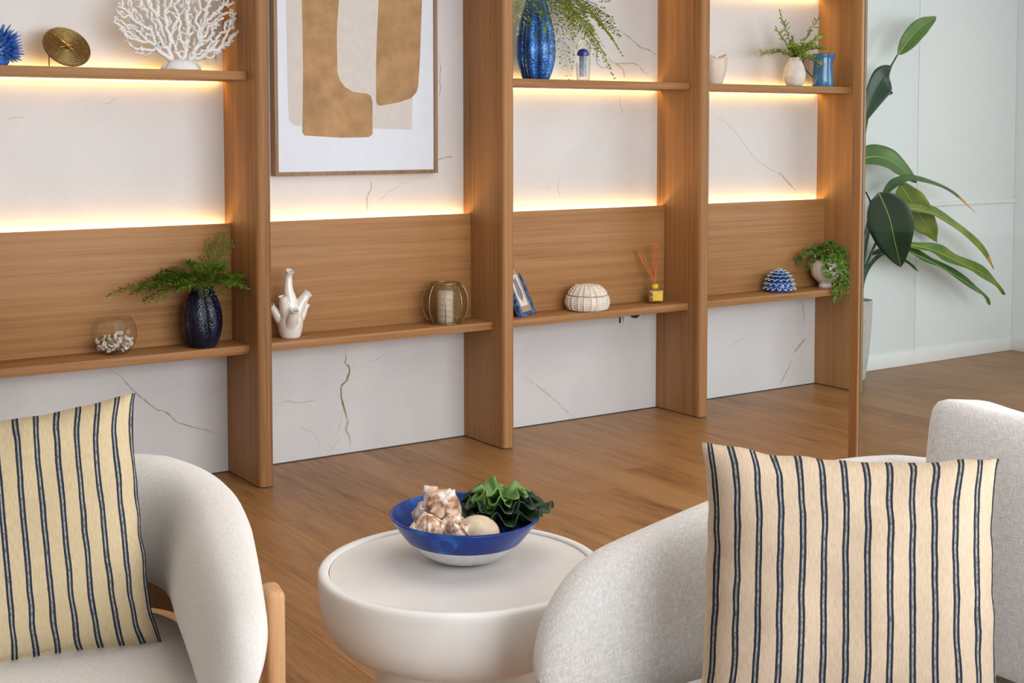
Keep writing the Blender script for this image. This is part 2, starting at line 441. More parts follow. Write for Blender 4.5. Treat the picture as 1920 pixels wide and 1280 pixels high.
def tube(path, radii, n=8, caps=True, flat=None):
    P = [Vector(p) for p in path]
    if not hasattr(radii, '__len__'): radii = [radii] * len(P)
    vs, fs = [], []
    t0 = (P[1] - P[0]).normalized()
    up = Vector((0, 0, 1)) if abs(t0.z) < .9 else Vector((1, 0, 0))
    nrm = (up - t0 * up.dot(t0)).normalized()
    for i, p in enumerate(P):
        t = (P[min(i + 1, len(P) - 1)] - P[max(i - 1, 0)]).normalized()
        nrm = (nrm - t * nrm.dot(t)).normalized()
        bn = t.cross(nrm)
        for k in range(n):
            a = 2 * PI * k / n
            vs.append(p + (nrm * math.cos(a) + bn * math.sin(a)) * radii[i])
    for i in range(len(P) - 1):
        for k in range(n):
            j = (k + 1) % n
            fs.append([i * n + k, i * n + j, (i + 1) * n + j, (i + 1) * n + k])
    if caps:
        fs.append(list(range(n))[::-1]); fs.append([(len(P) - 1) * n + k for k in range(n)])
    return vs, fs
def merge(parts):
    vs, fs = [], []
    for v, f in parts:
        b = len(vs); vs += list(v); fs += [[i + b for i in q] for q in f]
    return vs, fs
def prism(poly, y0, y1):
    """polygon in x,z extruded along y"""
    n = len(poly)
    vs = [(x, y0, z) for x, z in poly] + [(x, y1, z) for x, z in poly]
    fs = [list(range(n)), list(range(2 * n - 1, n - 1, -1))] + [[i, i + n, (i + 1) % n + n, (i + 1) % n] for i in range(n)]
    return vs, fs
def prism_z(poly, z0, z1):
    n = len(poly)
    vs = [(x, y, z0) for x, y in poly] + [(x, y, z1) for x, y in poly]
    fs = [list(range(n))[::-1], list(range(n, 2 * n))] + [[i, (i + 1) % n, (i + 1) % n + n, i + n] for i in range(n)]
    return vs, fs
def bez(ps, n):
    """catmull-rom through points"""
    P = [Vector(p) for p in ps]
    P = [P[0] * 2 - P[1]] + P + [P[-1] * 2 - P[-2]]
    out = []
    segs = len(P) - 3
    for k in range(n):
        u = k / (n - 1) * segs; i = min(int(u), segs - 1); t = u - i
        a, b, c, d = P[i:i + 4]
        out.append(.5 * ((2 * b) + (c - a) * t + (2 * a - 5 * b + 4 * c - d) * t * t + (3 * b - a - 3 * c + d) * t ** 3))
    return out
def xf(mesh, mat):
    v, f = mesh
    return [mat @ Vector(p) for p in v], f

# ------------------------------------------------------------------ the setting
X = [.8055, 1.9515, 3.0976, 4.2440, 5.3905]      # left faces of the uprights
T, DEPTH, SHY, ZL, ZU, SHT = .062, .328, -.2414, .557, 1.6345, .034
CEIL = 2.70
# floor: a dark sub-floor with individual planks on it, running towards the marble wall
sub = struct(box('floor', -2.2, 9.2, -9.0, .35, -.06, -.008, 'joint'))
rng = random.Random(3)
PW, plank_meshes = .186, {}
def plank_mesh(L):
    if L not in plank_meshes:
        v, f = bbox(PW - .0007, L - .0007, .008, .0005, 1)
        me = bpy.data.meshes.new('plank'); me.from_pydata(v, [], f); me.update(); me.materials.append(M['floor'])
        plank_meshes[L] = me
    return plank_meshes[L]
np_ = 0
for c in range(56):
    x = -1.9 + PW * c + PW / 2
    y = .1 - rng.uniform(0, 1.4)
    first = .1 - y
    yy = .1
    segs = [round(first, 1) if first > .25 else 1.5]
    while sum(segs) < 5.0: segs.append(1.5)
    for L in segs:
        o = bpy.data.objects.new('plank', plank_mesh(L)); COL.objects.link(o)
        o.location = (x + 3.5 * 0, yy - L / 2, -.004 + .034 * 0)
        o.parent = sub
        o.matrix_parent_inverse = sub.matrix_world.inverted() if False else Matrix.Translation(-sub.location)
        yy -= L; np_ += 1
far_v, far_f = bbox(11.4, 4.0, .008)
fo = mk('plank_field', far_v, far_f, 'floor', sub); fo.matrix_parent_inverse = Matrix.Translation(-sub.location)
fo.location = (3.5, -6.98 - 0, -.004); fo['kind'] = 'stuff'
struct(box('ceiling', -2.2, 9.2, -9.0, .35, CEIL, CEIL + .06, 'ceiling'))
# marble cladding behind the shelves
MX0, MX1 = -.5, X[4] + .026
wm = struct(box('wall_back', MX0, MX1, 0, .1, 0, CEIL, 'marble'))
box('shadow_gap', MX0, MX1, -.004, 0, 0, .004, 'black_gap', wm).matrix_parent_inverse = Matrix.Translation(-wm.location)
VEINS = [
(3,'d',[(1.468,.472),(1.509,.443),(1.551,.392),(1.586,.356),(1.646,.3),(1.694,.277),(1.733,.236),(1.766,.219),(1.81,.202),(1.866,.182),(1.916,.158)]),
(7,'g',[(2.494,.464),(2.496,.422),(2.491,.399),(2.511,.374),(2.501,.328),(2.475,.303),(2.472,.25),(2.489,.189),(2.501,.141),(2.493,.107),(2.509,.07),(2.511,.011)]),
(3,'d',[(2.496,.43),(2.491,.399),(2.511,.374),(2.501,.328),(2.475,.303),(2.472,.25),(2.489,.189),(2.501,.141)]),
(2,'f',[(2.491,.107),(2.457,.065),(2.405,.013)]),(2,'f',[(2.479,.191),(2.46,.123),(2.444,.078)]),
(3,'f',[(2.16,.256),(2.221,.262),(2.27,.25),(2.345,.253),(2.4,.276)]),(2,'f',[(2.603,.388),(2.669,.41),(2.704,.421)]),
(5,'f',[(3.409,.259),(3.517,.183),(3.611,.108),(3.681,.048),(3.739,.007)]),(2,'d',[(5.284,.474),(5.302,.405),(5.307,.345)]),
(7,'g',[(5.325,.264),(5.263,.216),(5.223,.179)]),(3,'d',[(5.223,.179),(5.187,.105),(5.155,.065),(5.123,.018)]),
(3,'f',[(4.613,1.485),(4.706,1.444),(4.802,1.374),(4.899,1.275),(5.018,1.203),(5.159,1.143),(5.241,1.062)]),(4,'g',[(5.098,1.181),(5.18,1.113),(5.233,1.074)]),
(3,'d',[(3.978,1.905),(4.062,1.861),(4.13,1.817),(4.182,1.805),(4.244,1.775)]),(3,'d',[(3.799,1.877),(3.838,1.827),(3.861,1.789),(3.861,1.738),(3.897,1.708),(3.963,1.728)]),
(3,'g',[(3.929,1.766),(3.969,1.733),(4.097,1.732),(4.148,1.701),(4.189,1.676)]),(6,'g',[(3.969,1.733),(4.023,1.703),(4.033,1.657)]),
(2,'f',[(4.013,1.594),(4.003,1.546),(4.014,1.507),(4.017,1.468)]),(2,'d',[(2.954,1.266),(2.988,1.28),(3.03,1.285),(3.044,1.28)]),
(2,'d',[(2.97,1.748),(2.978,1.677),(2.973,1.629),(2.978,1.594),(2.967,1.546)]),(3,'g',[(2.619,1.187),(2.624,1.155),(2.603,1.102),(2.608,1.032)]),
(2,'f',[(2.835,1.19),(2.768,1.161),(2.701,1.129),(2.647,1.077)]),(3,'d',[(1.908,1.778),(1.916,1.725),(1.927,1.676)]),
(3,'g',[(1.804,1.711),(1.848,1.7),(1.877,1.688),(1.895,1.667)]),(3,'f',[(1.456,1.506),(1.487,1.51),(1.502,1.525),(1.518,1.529)]),
(3,'f',[(1.099,1.443),(1.137,1.453),(1.176,1.451)]),(2,'d',[(1.556,1.899),(1.573,1.879),(1.587,1.853)]),(2,'f',[(3.641,1.186),(3.629,1.135),(3.641,1.071)]),
(2,'f',[(3.579,.524),(3.626,.495),(3.674,.46)]),(2,'f',[(4.682,.241),(4.796,.287),(4.873,.303)]),(2,'f',[(2.269,.147),(2.343,.103),(2.368,.042)])]
rv = random.Random(11)
for w, k, pts in VEINS:
    path = bez([(x, 0, z) for x, z in pts], len(pts) * 7)
    vs, fs, fade = [], [], []
    n = len(path)
    for i, p in enumerate(path):
        t = (path[min(i + 1, n - 1)] - path[max(i - 1, 0)]).normalized()
        q = Vector((t.z, 0, -t.x))
        jit = mnoise.noise(Vector((p.x * 40, p.z * 40, 3))) * .004
        e = min(1, 4 * min(i, n - 1 - i) / n + .15)
        hw = w / 2 / 520 * (.65 + .7 * abs(mnoise.noise(Vector((p.x * 25, p.z * 25, 9))))) * (.5 + .5 * e) + .0012
        for s, f_ in ((-1, 0), (-.35, 1), (.35, 1), (1, 0)):
            vs.append(p + q * (hw * s + jit) + Vector((0, -.0007, 0))); fade.append(f_ * e)
    for i in range(n - 1):
        for a in range(3): fs.append([i * 4 + a, i * 4 + a + 1, i * 4 + a + 5, i * 4 + a + 4])
    o = mk('marble_vein', vs, fs, 'vein_' + k, wm, smooth=False); o.matrix_parent_inverse = Matrix.Translation(-wm.location)
    at = o.data.attributes.new('fade', 'FLOAT', 'POINT')
    for i, f_ in enumerate(fade): at.data[i].value = f_
# white panelled wall beyond the shelves, and the return wall on the right
XR, XS = 7.285, 6.345
wb = struct(box('wall_rear', MX1, XR + .12, .1, .22, 0, CEIL, 'white_wall'))
def wchild(parent, name, *a, **k):
    o = box(name, *a, **k); o.parent = parent; o.matrix_parent_inverse = Matrix.Translation(-parent.location); return o
wchild(wb, 'wall_panel', MX1 + .004, XS - .002, .092, .1, .078, CEIL - .002, 'white_wall', r=.002)
wchild(wb, 'wall_panel', XS + .002, XR - .002, .092, .1, .078, .945, 'white_wall', r=.002)
wchild(wb, 'wall_panel', XS + .002, XR - .002, .092, .1, .972, CEIL - .002, 'white_wall', r=.002)
struct(box('trim_1', XS + .05, XR - .002, .076, .1, .944, .973, 'trim', r=.008, seg=3))
struct(box('baseboard_back', MX1, XR, .084, .1, 0, .082, 'trim', r=.004))
struct(box('wall_right', XR, XR + .12, -1.3, .1, 0, CEIL, 'white_wall'))
struct(box('wall_left_unseen', -2.3, -2.2, -9.0, .1, 0, CEIL, 'ceiling'))  # unseen wall, added to keep world light off the uprights' left faces
struct(box('baseboard_right', XR - .016, XR, -1.3, .084, 0, .082, 'trim', r=.004))

# ------------------------------------------------------------------ shelving unit
unit = thing('shelving_unit', 'built-in oak shelving with rounded uprights, lit shelves and low back panels', 'shelving')
for i, x in enumerate(X):
    T = .062 if i < 4 else .026
    r = .022 if i < 4 else .011
    poly = [(0, 0), (0, -DEPTH + r)]
    poly += [(r - r * math.cos(a), -DEPTH + r - r * math.sin(a)) for a in [PI / 2 * k / 6 for k in range(1, 7)]]
    poly += [(T - r + r * math.sin(a), -DEPTH + r - r * math.cos(a)) for a in [PI / 2 * k / 6 for k in range(0, 7)]]
    poly += [(T, 0)]
    v, f = prism_z(poly, .005, CEIL)
    auto(mk('upright', v, f, 'oak_v', unit, (x, 0, 0)), 25)
    v, f = prism_z([(.003, 0), (.003, -DEPTH + r + .004), (r, -DEPTH + .004), (T - r, -DEPTH + .004), (T - .003, -DEPTH + r), (T - .003, 0)], 0, .005)
    mk('plinth_gap', v, f, 'black_gap', unit, (x, 0, 0), smooth=False)
T = .062
def shelf(bay, z, lit=True, back=-.02):
    x0, x1 = X[bay] + T, X[bay + 1]
    s = box('shelf', x0, x1, SHY, back, z - SHT, z, 'oak_h', unit, r=.0015)
    if lit:
        v, f = bbox(x1 - x0 - .05, .007, .012)
        mk('led_strip', v, f, 'led', s, (0, (back - SHY) / 2 + .009, -.001), smooth=False)
    return s
for b_ in range(4):
    shelf(b_, ZL, False, 0)
    x0, x1 = X[b_] + T, X[b_ + 1]
    p = box('back_panel', x0, x1, -.061, -.042, ZL, 1.029, 'oak_h', unit, r=.001)
    v, f = bbox(x1 - x0 - .03, .006, .01)
    mk('led_strip', v, f, 'led', p, (0, .034, .218), smooth=False)
for b_ in (0, 2, 3):
    shelf(b_, ZU)
shelf(3, 2.15)
for b_ in (0, 2): shelf(b_, 2.24)

# ------------------------------------------------------------------ framed abstract print
art = thing('framed_print', 'oak-framed abstract print of sand and grey shapes between two uprights', 'framed print', (2.545, -.002, 1.215))
def artbar(x0, x1, z0, z1):
    box('frame_bar', x0 - 2.545, x1 - 2.545, -.044, 0, z0 - 1.215, z1 - 1.215, 'art_frame', art, r=.001)
AX0, AX1, AZ0, AZ1 = 2.155, 2.936, 1.215, 2.3
artbar(AX0, AX0 + .016, AZ0, AZ1); artbar(AX1 - .016, AX1, AZ0, AZ1)
artbar(AX0 + .016, AX1 - .016, AZ0, AZ0 + .016); artbar(AX0 + .016, AX1 - .016, AZ1 - .016, AZ1)
sheet = box('print_sheet', AX0 + .016 - 2.545, AX1 - .016 - 2.545, -.034, -.004, .016, AZ1 - AZ0 - .016, 'paper', art)
SHP = {'sand_paint': [
 [(2.283,2.15),(2.288,1.813),(2.289,1.659),(2.283,1.396),(2.293,1.383),(2.467,1.373),(2.594,1.375),(2.613,1.387),(2.614,1.529),(2.606,1.552),(2.591,1.561),(2.519,1.569),(2.481,1.589),(2.459,1.618),(2.447,1.651),(2.446,1.82),(2.457,1.955),(2.473,2.15)],
 [(2.647,2.15),(2.648,1.965),(2.639,1.828),(2.633,1.69),(2.632,1.529),(2.64,1.513),(2.655,1.511),(2.74,1.526),(2.807,1.546),(2.834,1.574),(2.842,1.602),(2.851,1.72),(2.863,1.977),(2.867,2.15)]],
 'grey_paint': [[(2.214,2.12),(2.215,1.942),(2.218,1.591),(2.223,1.447),(2.24,1.427),(2.367,1.414),(2.374,2.12)],
 [(2.374,2.13),(2.678,2.13),(2.675,1.737),(2.812,1.543),(2.809,1.407),(2.621,1.412),(2.467,1.423),(2.368,1.504)]]}
for k, l in SHP.items():
    for poly in l:
        d = .0345 if k == 'grey_paint' else .0352
        v, f = prism([(x - 2.545, z - 1.215) for x, z in poly][::-1], -d, -.0335)
        mk('painted_shape', v, f, k, art, smooth=False)

# ------------------------------------------------------------------ plants: helpers
def leaflet(c, d, up, L, Wd, vs, fs):
    d = d.normalized(); s = d.cross(up)
    if s.length < 1e-4: s = Vector((1, 0, 0))
    s.normalize(); b = len(vs)
    vs += [c, c + d * L * .35 + s * Wd * .45, c + d * L * .8 + s * Wd * .4, c + d * L, c + d * L * .8 - s * Wd * .4, c + d * L * .35 - s * Wd * .45]
    fs += [[b, b + 1, b + 2, b + 3], [b, b + 3, b + 4, b + 5]]
def fern_frond(base, d, L, droop, seed, spread=.33, step=.011, leaf=.0085, mat='fern_dark', parent=None, sag=1.0, stem='stem_green'):
    r = random.Random(seed)
    d = Vector(d).normalized(); base = Vector(base)
    pts = []
    for i in range(13):
        t = i / 12
        pts.append(base + d * L * t + Vector((0, 0, -droop * L * t * t)))
    sv, sf = tube(pts, [.0014 * (1 - .7 * i / 12) for i in range(13)], 4)
    vs, fs = [], []
    side = d.cross(Vector((0, 0, 1)))
    if side.length < .1: side = Vector((1, 0, 0))
    side.normalize()
    up = side.cross(d).normalized()
    path = bez(pts, int(L / step) + 2)
    n = len(path)
    for i, p in enumerate(path):
        t = i / (n - 1)
        if t < .18: continue
        env = math.sin(PI * min(1, (t - .12) / .88) ** .75) ** .8 if t < 1 else 0
        ln = L * spread * max(.06, env)
        fwd = (path[min(i + 1, n - 1)] - path[max(i - 1, 0)]).normalized()
        for s in (-1, 1):
            dd = (side * s * .85 + fwd * .65 + up * r.uniform(-.25, .25)).normalized()
            k = max(1, int(ln / (leaf * .95)))
            for j in range(k):
                q = p + dd * (ln * (j + .6) / k) + Vector((0, 0, -sag * .12 * ln * ((j + 1) / k) ** 2)) + up * r.uniform(-.003, .003)
                ld = (dd + side * r.uniform(-.7, .7) + fwd * r.uniform(-.4, .7)).normalized()
                leaflet(q, ld, up + Vector((r.uniform(-.5, .5), r.uniform(-.5, .5), 0)), leaf * r.uniform(.8, 1.25), leaf * r.uniform(.55, .8), vs, fs)
    o = mk('frond', vs, fs, mat, parent, smooth=False)
    mk('rachis', sv, sf, stem, o)
    return o

# ------------------------------------------------------------------ fluted vases with fern
def fluted(prof, flutes, depth, n=96, twist=0, ph=0):
    def mod(t, z):
        k = abs(math.sin((t + twist * z + ph) * flutes / 2))
        return 1 - depth * (1 - k ** .55)
    return lathe(prof, n, mod)
def smooth_prof(pts, n):
    return [(max(0, p.x), p.z) for p in bez([(r, 0, z) for r, z in pts], n)]

va = thing('fluted_vase', 'bright blue fluted glass vase with drooping fern on the upper shelf', 'vase', (3.395, -.15, ZU))
v, f = fluted([(0, .002)] + smooth_prof([(.056, 0), (.066, .01), (.083, .06), (.0915, .12), (.088, .19), (.075, .26), (.058, .32), (.045, .37), (.049, .384)], 30) + [(.041, .382), (.039, .35)], 7, .3, ph=.3)
mk('vase_body', v, f, 'vase_blue', va)
rf = random.Random(5)
for k, (dx, dy, dz, L, dr) in enumerate([(.9, -.25, .35, .42, .75), (.8, .1, .25, .36, .8), (.62, -.5, .3, .40, 1.0), (1, 0, .05, .30, .55), (.4, -.6, .1, .36, 1.15),
                                          (-.35, -.7, .2, .30, 1.3), (-.15, -.8, .1, .34, 1.25), (.2, -.7, .3, .36, 1.2), (-.5, -.4, .5, .3, 1.2), (.3, .2, .9, .3, .5), (.95, -.2, .55, .40, .5), (.05, -.7, .5, .30, 1.35)]):
    fern_frond((.02 * dx, .02 * dy, .375), (dx, dy, dz), L, dr, 40 + k, .28, .0105, .0135, 'fern_light' if k % 4 != 1 else 'fern_dark', va)

vb = thing('fluted_vase', 'midnight blue fluted glass vase with fern on the lower shelf', 'vase', (1.785, -.17, ZL))
v, f = fluted([(0, .002)] + smooth_prof([(.050, 0), (.058, .006), (.072, .045), (.0785, .09), (.074, .145), (.058, .195), (.043, .222), (.041, .23), (.045, .236)], 28) + [(.036, .235), (.033, .21)], 6, .22, twist=1.5, ph=.5)
mk('vase_body', v, f, 'vase_dark', vb)
for k, (dx, dy, dz, L, dr, sp) in enumerate([(-1, -.05, .42, .37, .38, .16), (-.9, .02, .6, .30, .55, .26), (.6, -.30, .42, .20, .55, .3), (.45, .1, 1.3, .245, .12, .34), (-.6, -.3, .8, .24, .6, .38), (-.3, -.4, .6, .2, .7, .42),
                                             (.35, -.45, .55, .17, .6, .42), (.2, -.2, .9, .18, .5, .45), (-.25, .1, 1, .17, .4, .42), (-.8, -.15, .35, .24, .5, .34), (.62, -.1, .52, .21, .45, .28), (-.5, .15, .6, .22, .5, .4), (0, -.5, .6, .16, .8, .45),
        (-.7, -.1, .75, .19, .5, .5), (.5, -.2, .8, .15, .5, .5), (-.45, -.2, 1, .15, .5, .5), (.1, .1, 1, .14, .4, .55), (-.2, -.3, .8, .15, .6, .5), (.35, -.05, .9, .16, .5, .5), (-.85, .05, .5, .24, .45, .4), (-.6, .1, .9, .17, .5, .5), (.75, 0, .6, .19, .5, .36)]):
    fern_frond((.012 * dx, .012 * dy, .228), (dx, dy, dz), L * 1.06, dr, 70 + k, sp * 1.12, .0078, .0100, 'fern_dark', vb)

# ------------------------------------------------------------------ upper shelf, first bay: spiny urchin, brass disc, coral
su = thing('spiny_urchin', 'blue ceramic sea urchin with long spines at the left end of the upper shelf', 'ornament', (1.035, -.15, ZU))
v, f = lathe([(0, 0)] + smooth_prof([(.036, 0), (.046, .012), (.055, .045), (.05, .085), (.03, .11)], 12) + [(0, .116)], 28)
mk('urchin_body', v, f, 'spike_blue', su)
parts = []
ru = random.Random(8)
for k in range(150):
    ph = math.acos(1 - 1.55 * (k + .5) / 150); th = k * 2.39996
    d = Vector((math.sin(ph) * math.cos(th), math.sin(ph) * math.sin(th), math.cos(ph)))
    a = Vector((0, 0, .06)) + d * .046; L = ru.uniform(.042, .062)
    if a.z + d.z * L < .012: continue
    parts.append(tube([a, a + d * L * .6, a + d * L], [.0056, .0044, .001], 6))
v, f = merge(parts); mk('spines', v, f, 'spike_blue', su, kind='stuff')

bd = thing('brass_disc', 'round engraved brass disc with gold pointers tilted on a thin wire stand', 'ornament', (1.298, -.15, ZU))
nd = (rt * .555 + Vector((0, 0, 1)) * .555 - Vector((fw.x, fw.y, 0)).normalized() * .62).normalized()
ax = Vector((0, 0, 1)).cross(nd).normalized(); ay = nd.cross(ax)
DM = Matrix.Translation((-.012, 0, .0755)) @ Matrix(((ax.x, ay.x, nd.x, 0), (ax.y, ay.y, nd.y, 0), (ax.z, ay.z, nd.z, 0), (0, 0, 0, 1)))
UL = (-rt * .8 + Vector((0, 0, .6)))                        # the long pointer lies to the upper left
pa = Vector((UL.dot(ax), UL.dot(ay), 0)).normalized(); pb_ = Vector((-pa.y, pa.x, 0))
prof = [(0, -.004), (.084, -.004), (.0885, 0), (.0885, .003), (.086, .006)]
for k in range(7):
    r0 = .083 - k * .0096
    prof += [(r0, .0068), (r0 - .0014, .0022), (r0 - .0052, .0022), (r0 - .0066, .0068)]
prof += [(.014, .006), (.012, .002), (0, .002)]
v, f = xf(lathe(prof, 56), DM); mk('disc', v, f, 'brass', bd)
v, f = xf(merge([tube([(0, 0, .012), pa * .068 + Vector((0, 0, .012))], [.0026, .0014], 6), tube([(0, 0, .012), -pa * .026 + Vector((0, 0, .012))], .002, 6), tube([(0, 0, .01), pb_ * .034 + pa * .012 + Vector((0, 0, .012))], [.002, .001], 6), tube([(0, 0, .01), -pb_ * .018 - pa * .012 + Vector((0, 0, .012))], [.002, .001], 6), tube([(.0, 0, 0), (0, 0, .016)], .005, 10)]), DM)
mk('pointers', v, f, 'gold', bd)
top = DM @ (pa * .084 + Vector((0, 0, -.003)))
v, f = merge([tube([top, (top.x, top.y, .0)], .0019, 6), tube([(top.x, top.y, .0019), (0.03, .0, .0019)], .0019, 6)])
mk('wire_stand', v, f, 'brass', bd)

def coral_mesh():
    from mathutils.kdtree import KDTree
    r = random.Random(21)
    att = []
    while len(att) < 1300:
        x, z = r.uniform(-.262, .235), r.uniform(.04, .40)
        if ((x + .012) / .25) ** 2 + ((z - .20) / .19) ** 2 < 1 and z > .045 + abs(x) * .1: att.append(Vector((x, r.uniform(-.02, .02), z)))
    nodes = [Vector((x, 0, .036 - abs(x) * .2)) for x in (-.03, .0, .03)]
    par = [-1] * len(nodes); nroot = len(nodes)
    step, kill, infl = .0070, .0108, .06
    kids = {}
    for it in range(140):
        kd = KDTree(len(nodes))
        for i, n_ in enumerate(nodes): kd.insert(n_, i)
        kd.balance()
        grow, keep = {}, []
        for a in att:
            q, i, d = kd.find(a)
            if d < kill: continue
            keep.append(a)
            if d < infl: grow.setdefault(i, []).append((a - q).normalized())
        att = keep
        added = False
        for i, ds in grow.items():
            d = sum(ds, Vector()).normalized() + Vector((r.uniform(-1, 1), r.uniform(-.2, .2), r.uniform(-1, .8)))
            if d.length < 1e-3 or len(kids.get(i, [])) > 2: continue
            nn = nodes[i] + d.normalized() * step
            if any((nn - nodes[j]).length < step * .6 for j in kids.get(i, [])): continue
            kids.setdefault(i, []).append(len(nodes)); nodes.append(nn); par.append(i); added = True
        if not added or len(nodes) > 3600: break
    ch = kids
    w = [0] * len(nodes)
    for i in range(len(nodes) - 1, -1, -1):
        w[i] += 1
        if par[i] >= 0: w[par[i]] += w[i]
    rad = [min(.0098, .0034 + .0004 * math.sqrt(x)) for x in w]
    parts = []
    todo = [(i, -1) for i in range(nroot)]
    while todo:
        i, prev = todo.pop()
        pts, rs = ([nodes[prev]], [rad[i]]) if prev >= 0 else ([], [])
        while True:
            pts.append(nodes[i]); rs.append(rad[i])
            k = sorted(ch.get(i, []), key=lambda q: -w[q])
            if not k: break
            todo += [(o_, i) for o_ in k[1:]]
            i = k[0]
        if len(pts) > 1: parts.append(tube(pts, rs, 6))
    # short links between neighbouring branches close the net
    kd = KDTree(len(nodes))
    for i, n_ in enumerate(nodes): kd.insert(n_, i)
    kd.balance(); cnt = 0
    for i in range(0, len(nodes), 2):
        for q, j, d in kd.find_range(nodes[i], .019):
            if d > .012 and j > i + 40 and cnt < 420 and r.random() < .45:
                parts.append(tube([nodes[i], (nodes[i] + nodes[j]) / 2, nodes[j]], [.0042, .0036, .0042], 5)); cnt += 1; break
    return merge(parts)
co = thing('coral_sculpture', 'white branching sea fan coral sculpture on the upper shelf', 'ornament', (1.722, -.15, ZU))
v, f = coral_mesh(); mk('coral_branches', v, f, 'coral', co)
def rock(t, z): return 1 + .2 * mnoise.noise(Vector((math.cos(t) * 2, math.sin(t) * 2, z * 30)))
v, f = lathe([(0, 0), (.076, 0), (.078, .006), (.07, .02), (.058, .034), (.04, .042), (0, .044)], 40, rock)
v = [(p[0], p[1] * .62, p[2]) for p in v]; mk('coral_base', v, f, 'coral', co)

# ------------------------------------------------------------------ upper shelf, third bay: jellyfish paperweight
jp = thing('jellyfish_paperweight', 'clear glass block holding a cobalt jellyfish below the fern', 'ornament', (3.665, -.15, ZU))
v, f = lathe([(0, 0), (.026, 0), (.029, .004)] + smooth_prof([(.030, .01), (.034, .08), (.0345, .13), (.031, .165), (.02, .186)], 14) + [(.008, .192), (0, .193)], 32)
mk('glass_body', v, f, 'crystal', jp)
v, f = lathe([(0, .150), (.009, .148), (.017, .142), (.022, .132), (.0235, .12), (.020, .116), (.010, .119), (0, .12)], 24)
mk('jellyfish_bell', v, f, 'jelly_blue', jp)
parts = []
for k in range(16):
    a = k * 2.4; rr = .005 + .011 * ((k % 4) / 3)
    parts.append(tube([(rr * math.cos(a) + .0015 * math.sin(q * 2 + k), rr * math.sin(a), .119 - q * .011) for q in range(10)], [.0018 - .00013 * q for q in range(10)], 5))
v, f = merge(parts); mk('tentacles', v, f, 'jelly_thread', jp)

# ------------------------------------------------------------------ upper shelf, fourth bay: folded shell ornament, vase, jug
fs_ = thing('folded_shell_ornament', 'cream folded ceramic shell partly hidden behind the upright', 'ornament', (4.475, -.16, ZU))
vs, fc = [], []
NU, NV = 40, 14
for i in range(NU + 1):
    u = i / NU; a = u * 2 * PI * 1.28 - 1.2
    for j in range(NV + 1):
        w_ = j / NV
        hgt = .165 * (1 - .35 * max(0, u - .55) * 1.6 - .12 * math.cos(a * 1.5))
        rr = (.030 + .034 * math.sin(PI * (.12 + .62 * w_))) * (.55 + .55 * u) + .012 * w_ ** 3
        vs.append((rr * math.cos(a), rr * math.sin(a) * .85, .002 + hgt * w_ * (1 - .18 * (1 - u) * w_)))
for i in range(NU):
    for j in range(NV): fc.append([i * (NV + 1) + j, (i + 1) * (NV + 1) + j, (i + 1) * (NV + 1) + j + 1, i * (NV + 1) + j + 1])
o = mk('shell_wall', vs, fc, 'cream', fs_)
sm = o.modifiers.new('thickness', 'SOLIDIFY'); sm.thickness = .005; sm.offset = 0
v, f = lathe([(0, 0), (.04, 0), (.042, .004), (.03, .008), (0, .008)], 28); mk('shell_foot', v, f, 'cream', fs_)

wv = thing('textured_vase', 'white dimpled egg-shaped vase with green sprigs on the upper shelf', 'vase', (5.055, -.15, ZU))
v, f = lathe([(0, 0)] + smooth_prof([(.034, 0), (.044, .01), (.057, .045), (.057, .075), (.045, .115), (.028, .145), (.023, .152)], 26) + [(.018, .15), (.016, .12)], 40)
mk('vase_body', v, f, 'ceramic_matte', wv)
rs_ = random.Random(17)
for k in range(17):
    a = rs_.uniform(0, 2 * PI); el = rs_.uniform(.35, 1.25)
    d = Vector((math.cos(a) * math.cos(el) * 1.1 + .12, math.sin(a) * math.cos(el) * .55 - .05, math.sin(el)))
    L = rs_.uniform(.13, .235)
    pts = [Vector((0, 0, .145)) + d * L * t + Vector((math.copysign(.04, d.x) * t * t, 0, -.09 * t * t * (1 if k % 3 else -.3))) for t in [q / 8 for q in range(9)]]
    sv, sf = tube(pts, [.0016 - .0001 * q for q in range(9)], 5)
    vs, fc = [], []
    for q, p in enumerate(bez(pts, 24)[4:]):
        for s in (-1, 1):
            dd = (d * .7 + Vector((rs_.uniform(-1, 1), rs_.uniform(-1, 1), rs_.uniform(-.7, .9)))).normalized()
            leaflet(p, dd, Vector((rs_.uniform(-1, 1), -1, rs_.uniform(-1, 1))), rs_.uniform(.022, .04), .0075, vs, fc)
    o = mk('sprig', vs, fc, 'fern_light', wv, smooth=False); mk('sprig_stem', sv, sf, 'stem', o)

jg = thing('jug', 'blue glazed jug with a looped dark handle beside the white vase', 'jug', (5.268, -.15, ZU), (0, 0, R(-42)))
def spout(t, z): return 1 + (.28 * max(0, math.cos(t + .25)) ** 8 if z > .155 else 0)
v, f = lathe([(0, .002), (.056, 0), (.058, .004), (.055, .06), (.052, .12), (.051, .15), (.0535, .166), (.057, .176), (.053, .177), (.049, .165), (.047, .12), (.046, .02), (0, .014)], 44, spout)
mk('jug_body', v, f, 'jug', jg)
hp = bez([(-.048, 0, .158), (-.08, 0, .163), (-.104, 0, .142), (-.098, 0, .105), (-.072, 0, .072), (-.054, 0, .052)], 24)
v, f = tube(hp, [.0062 - .00008 * k for k in range(24)], 8); mk('handle', v, f, plain('dark_blue_glaze', (.06, .07, .10), .25), jg)

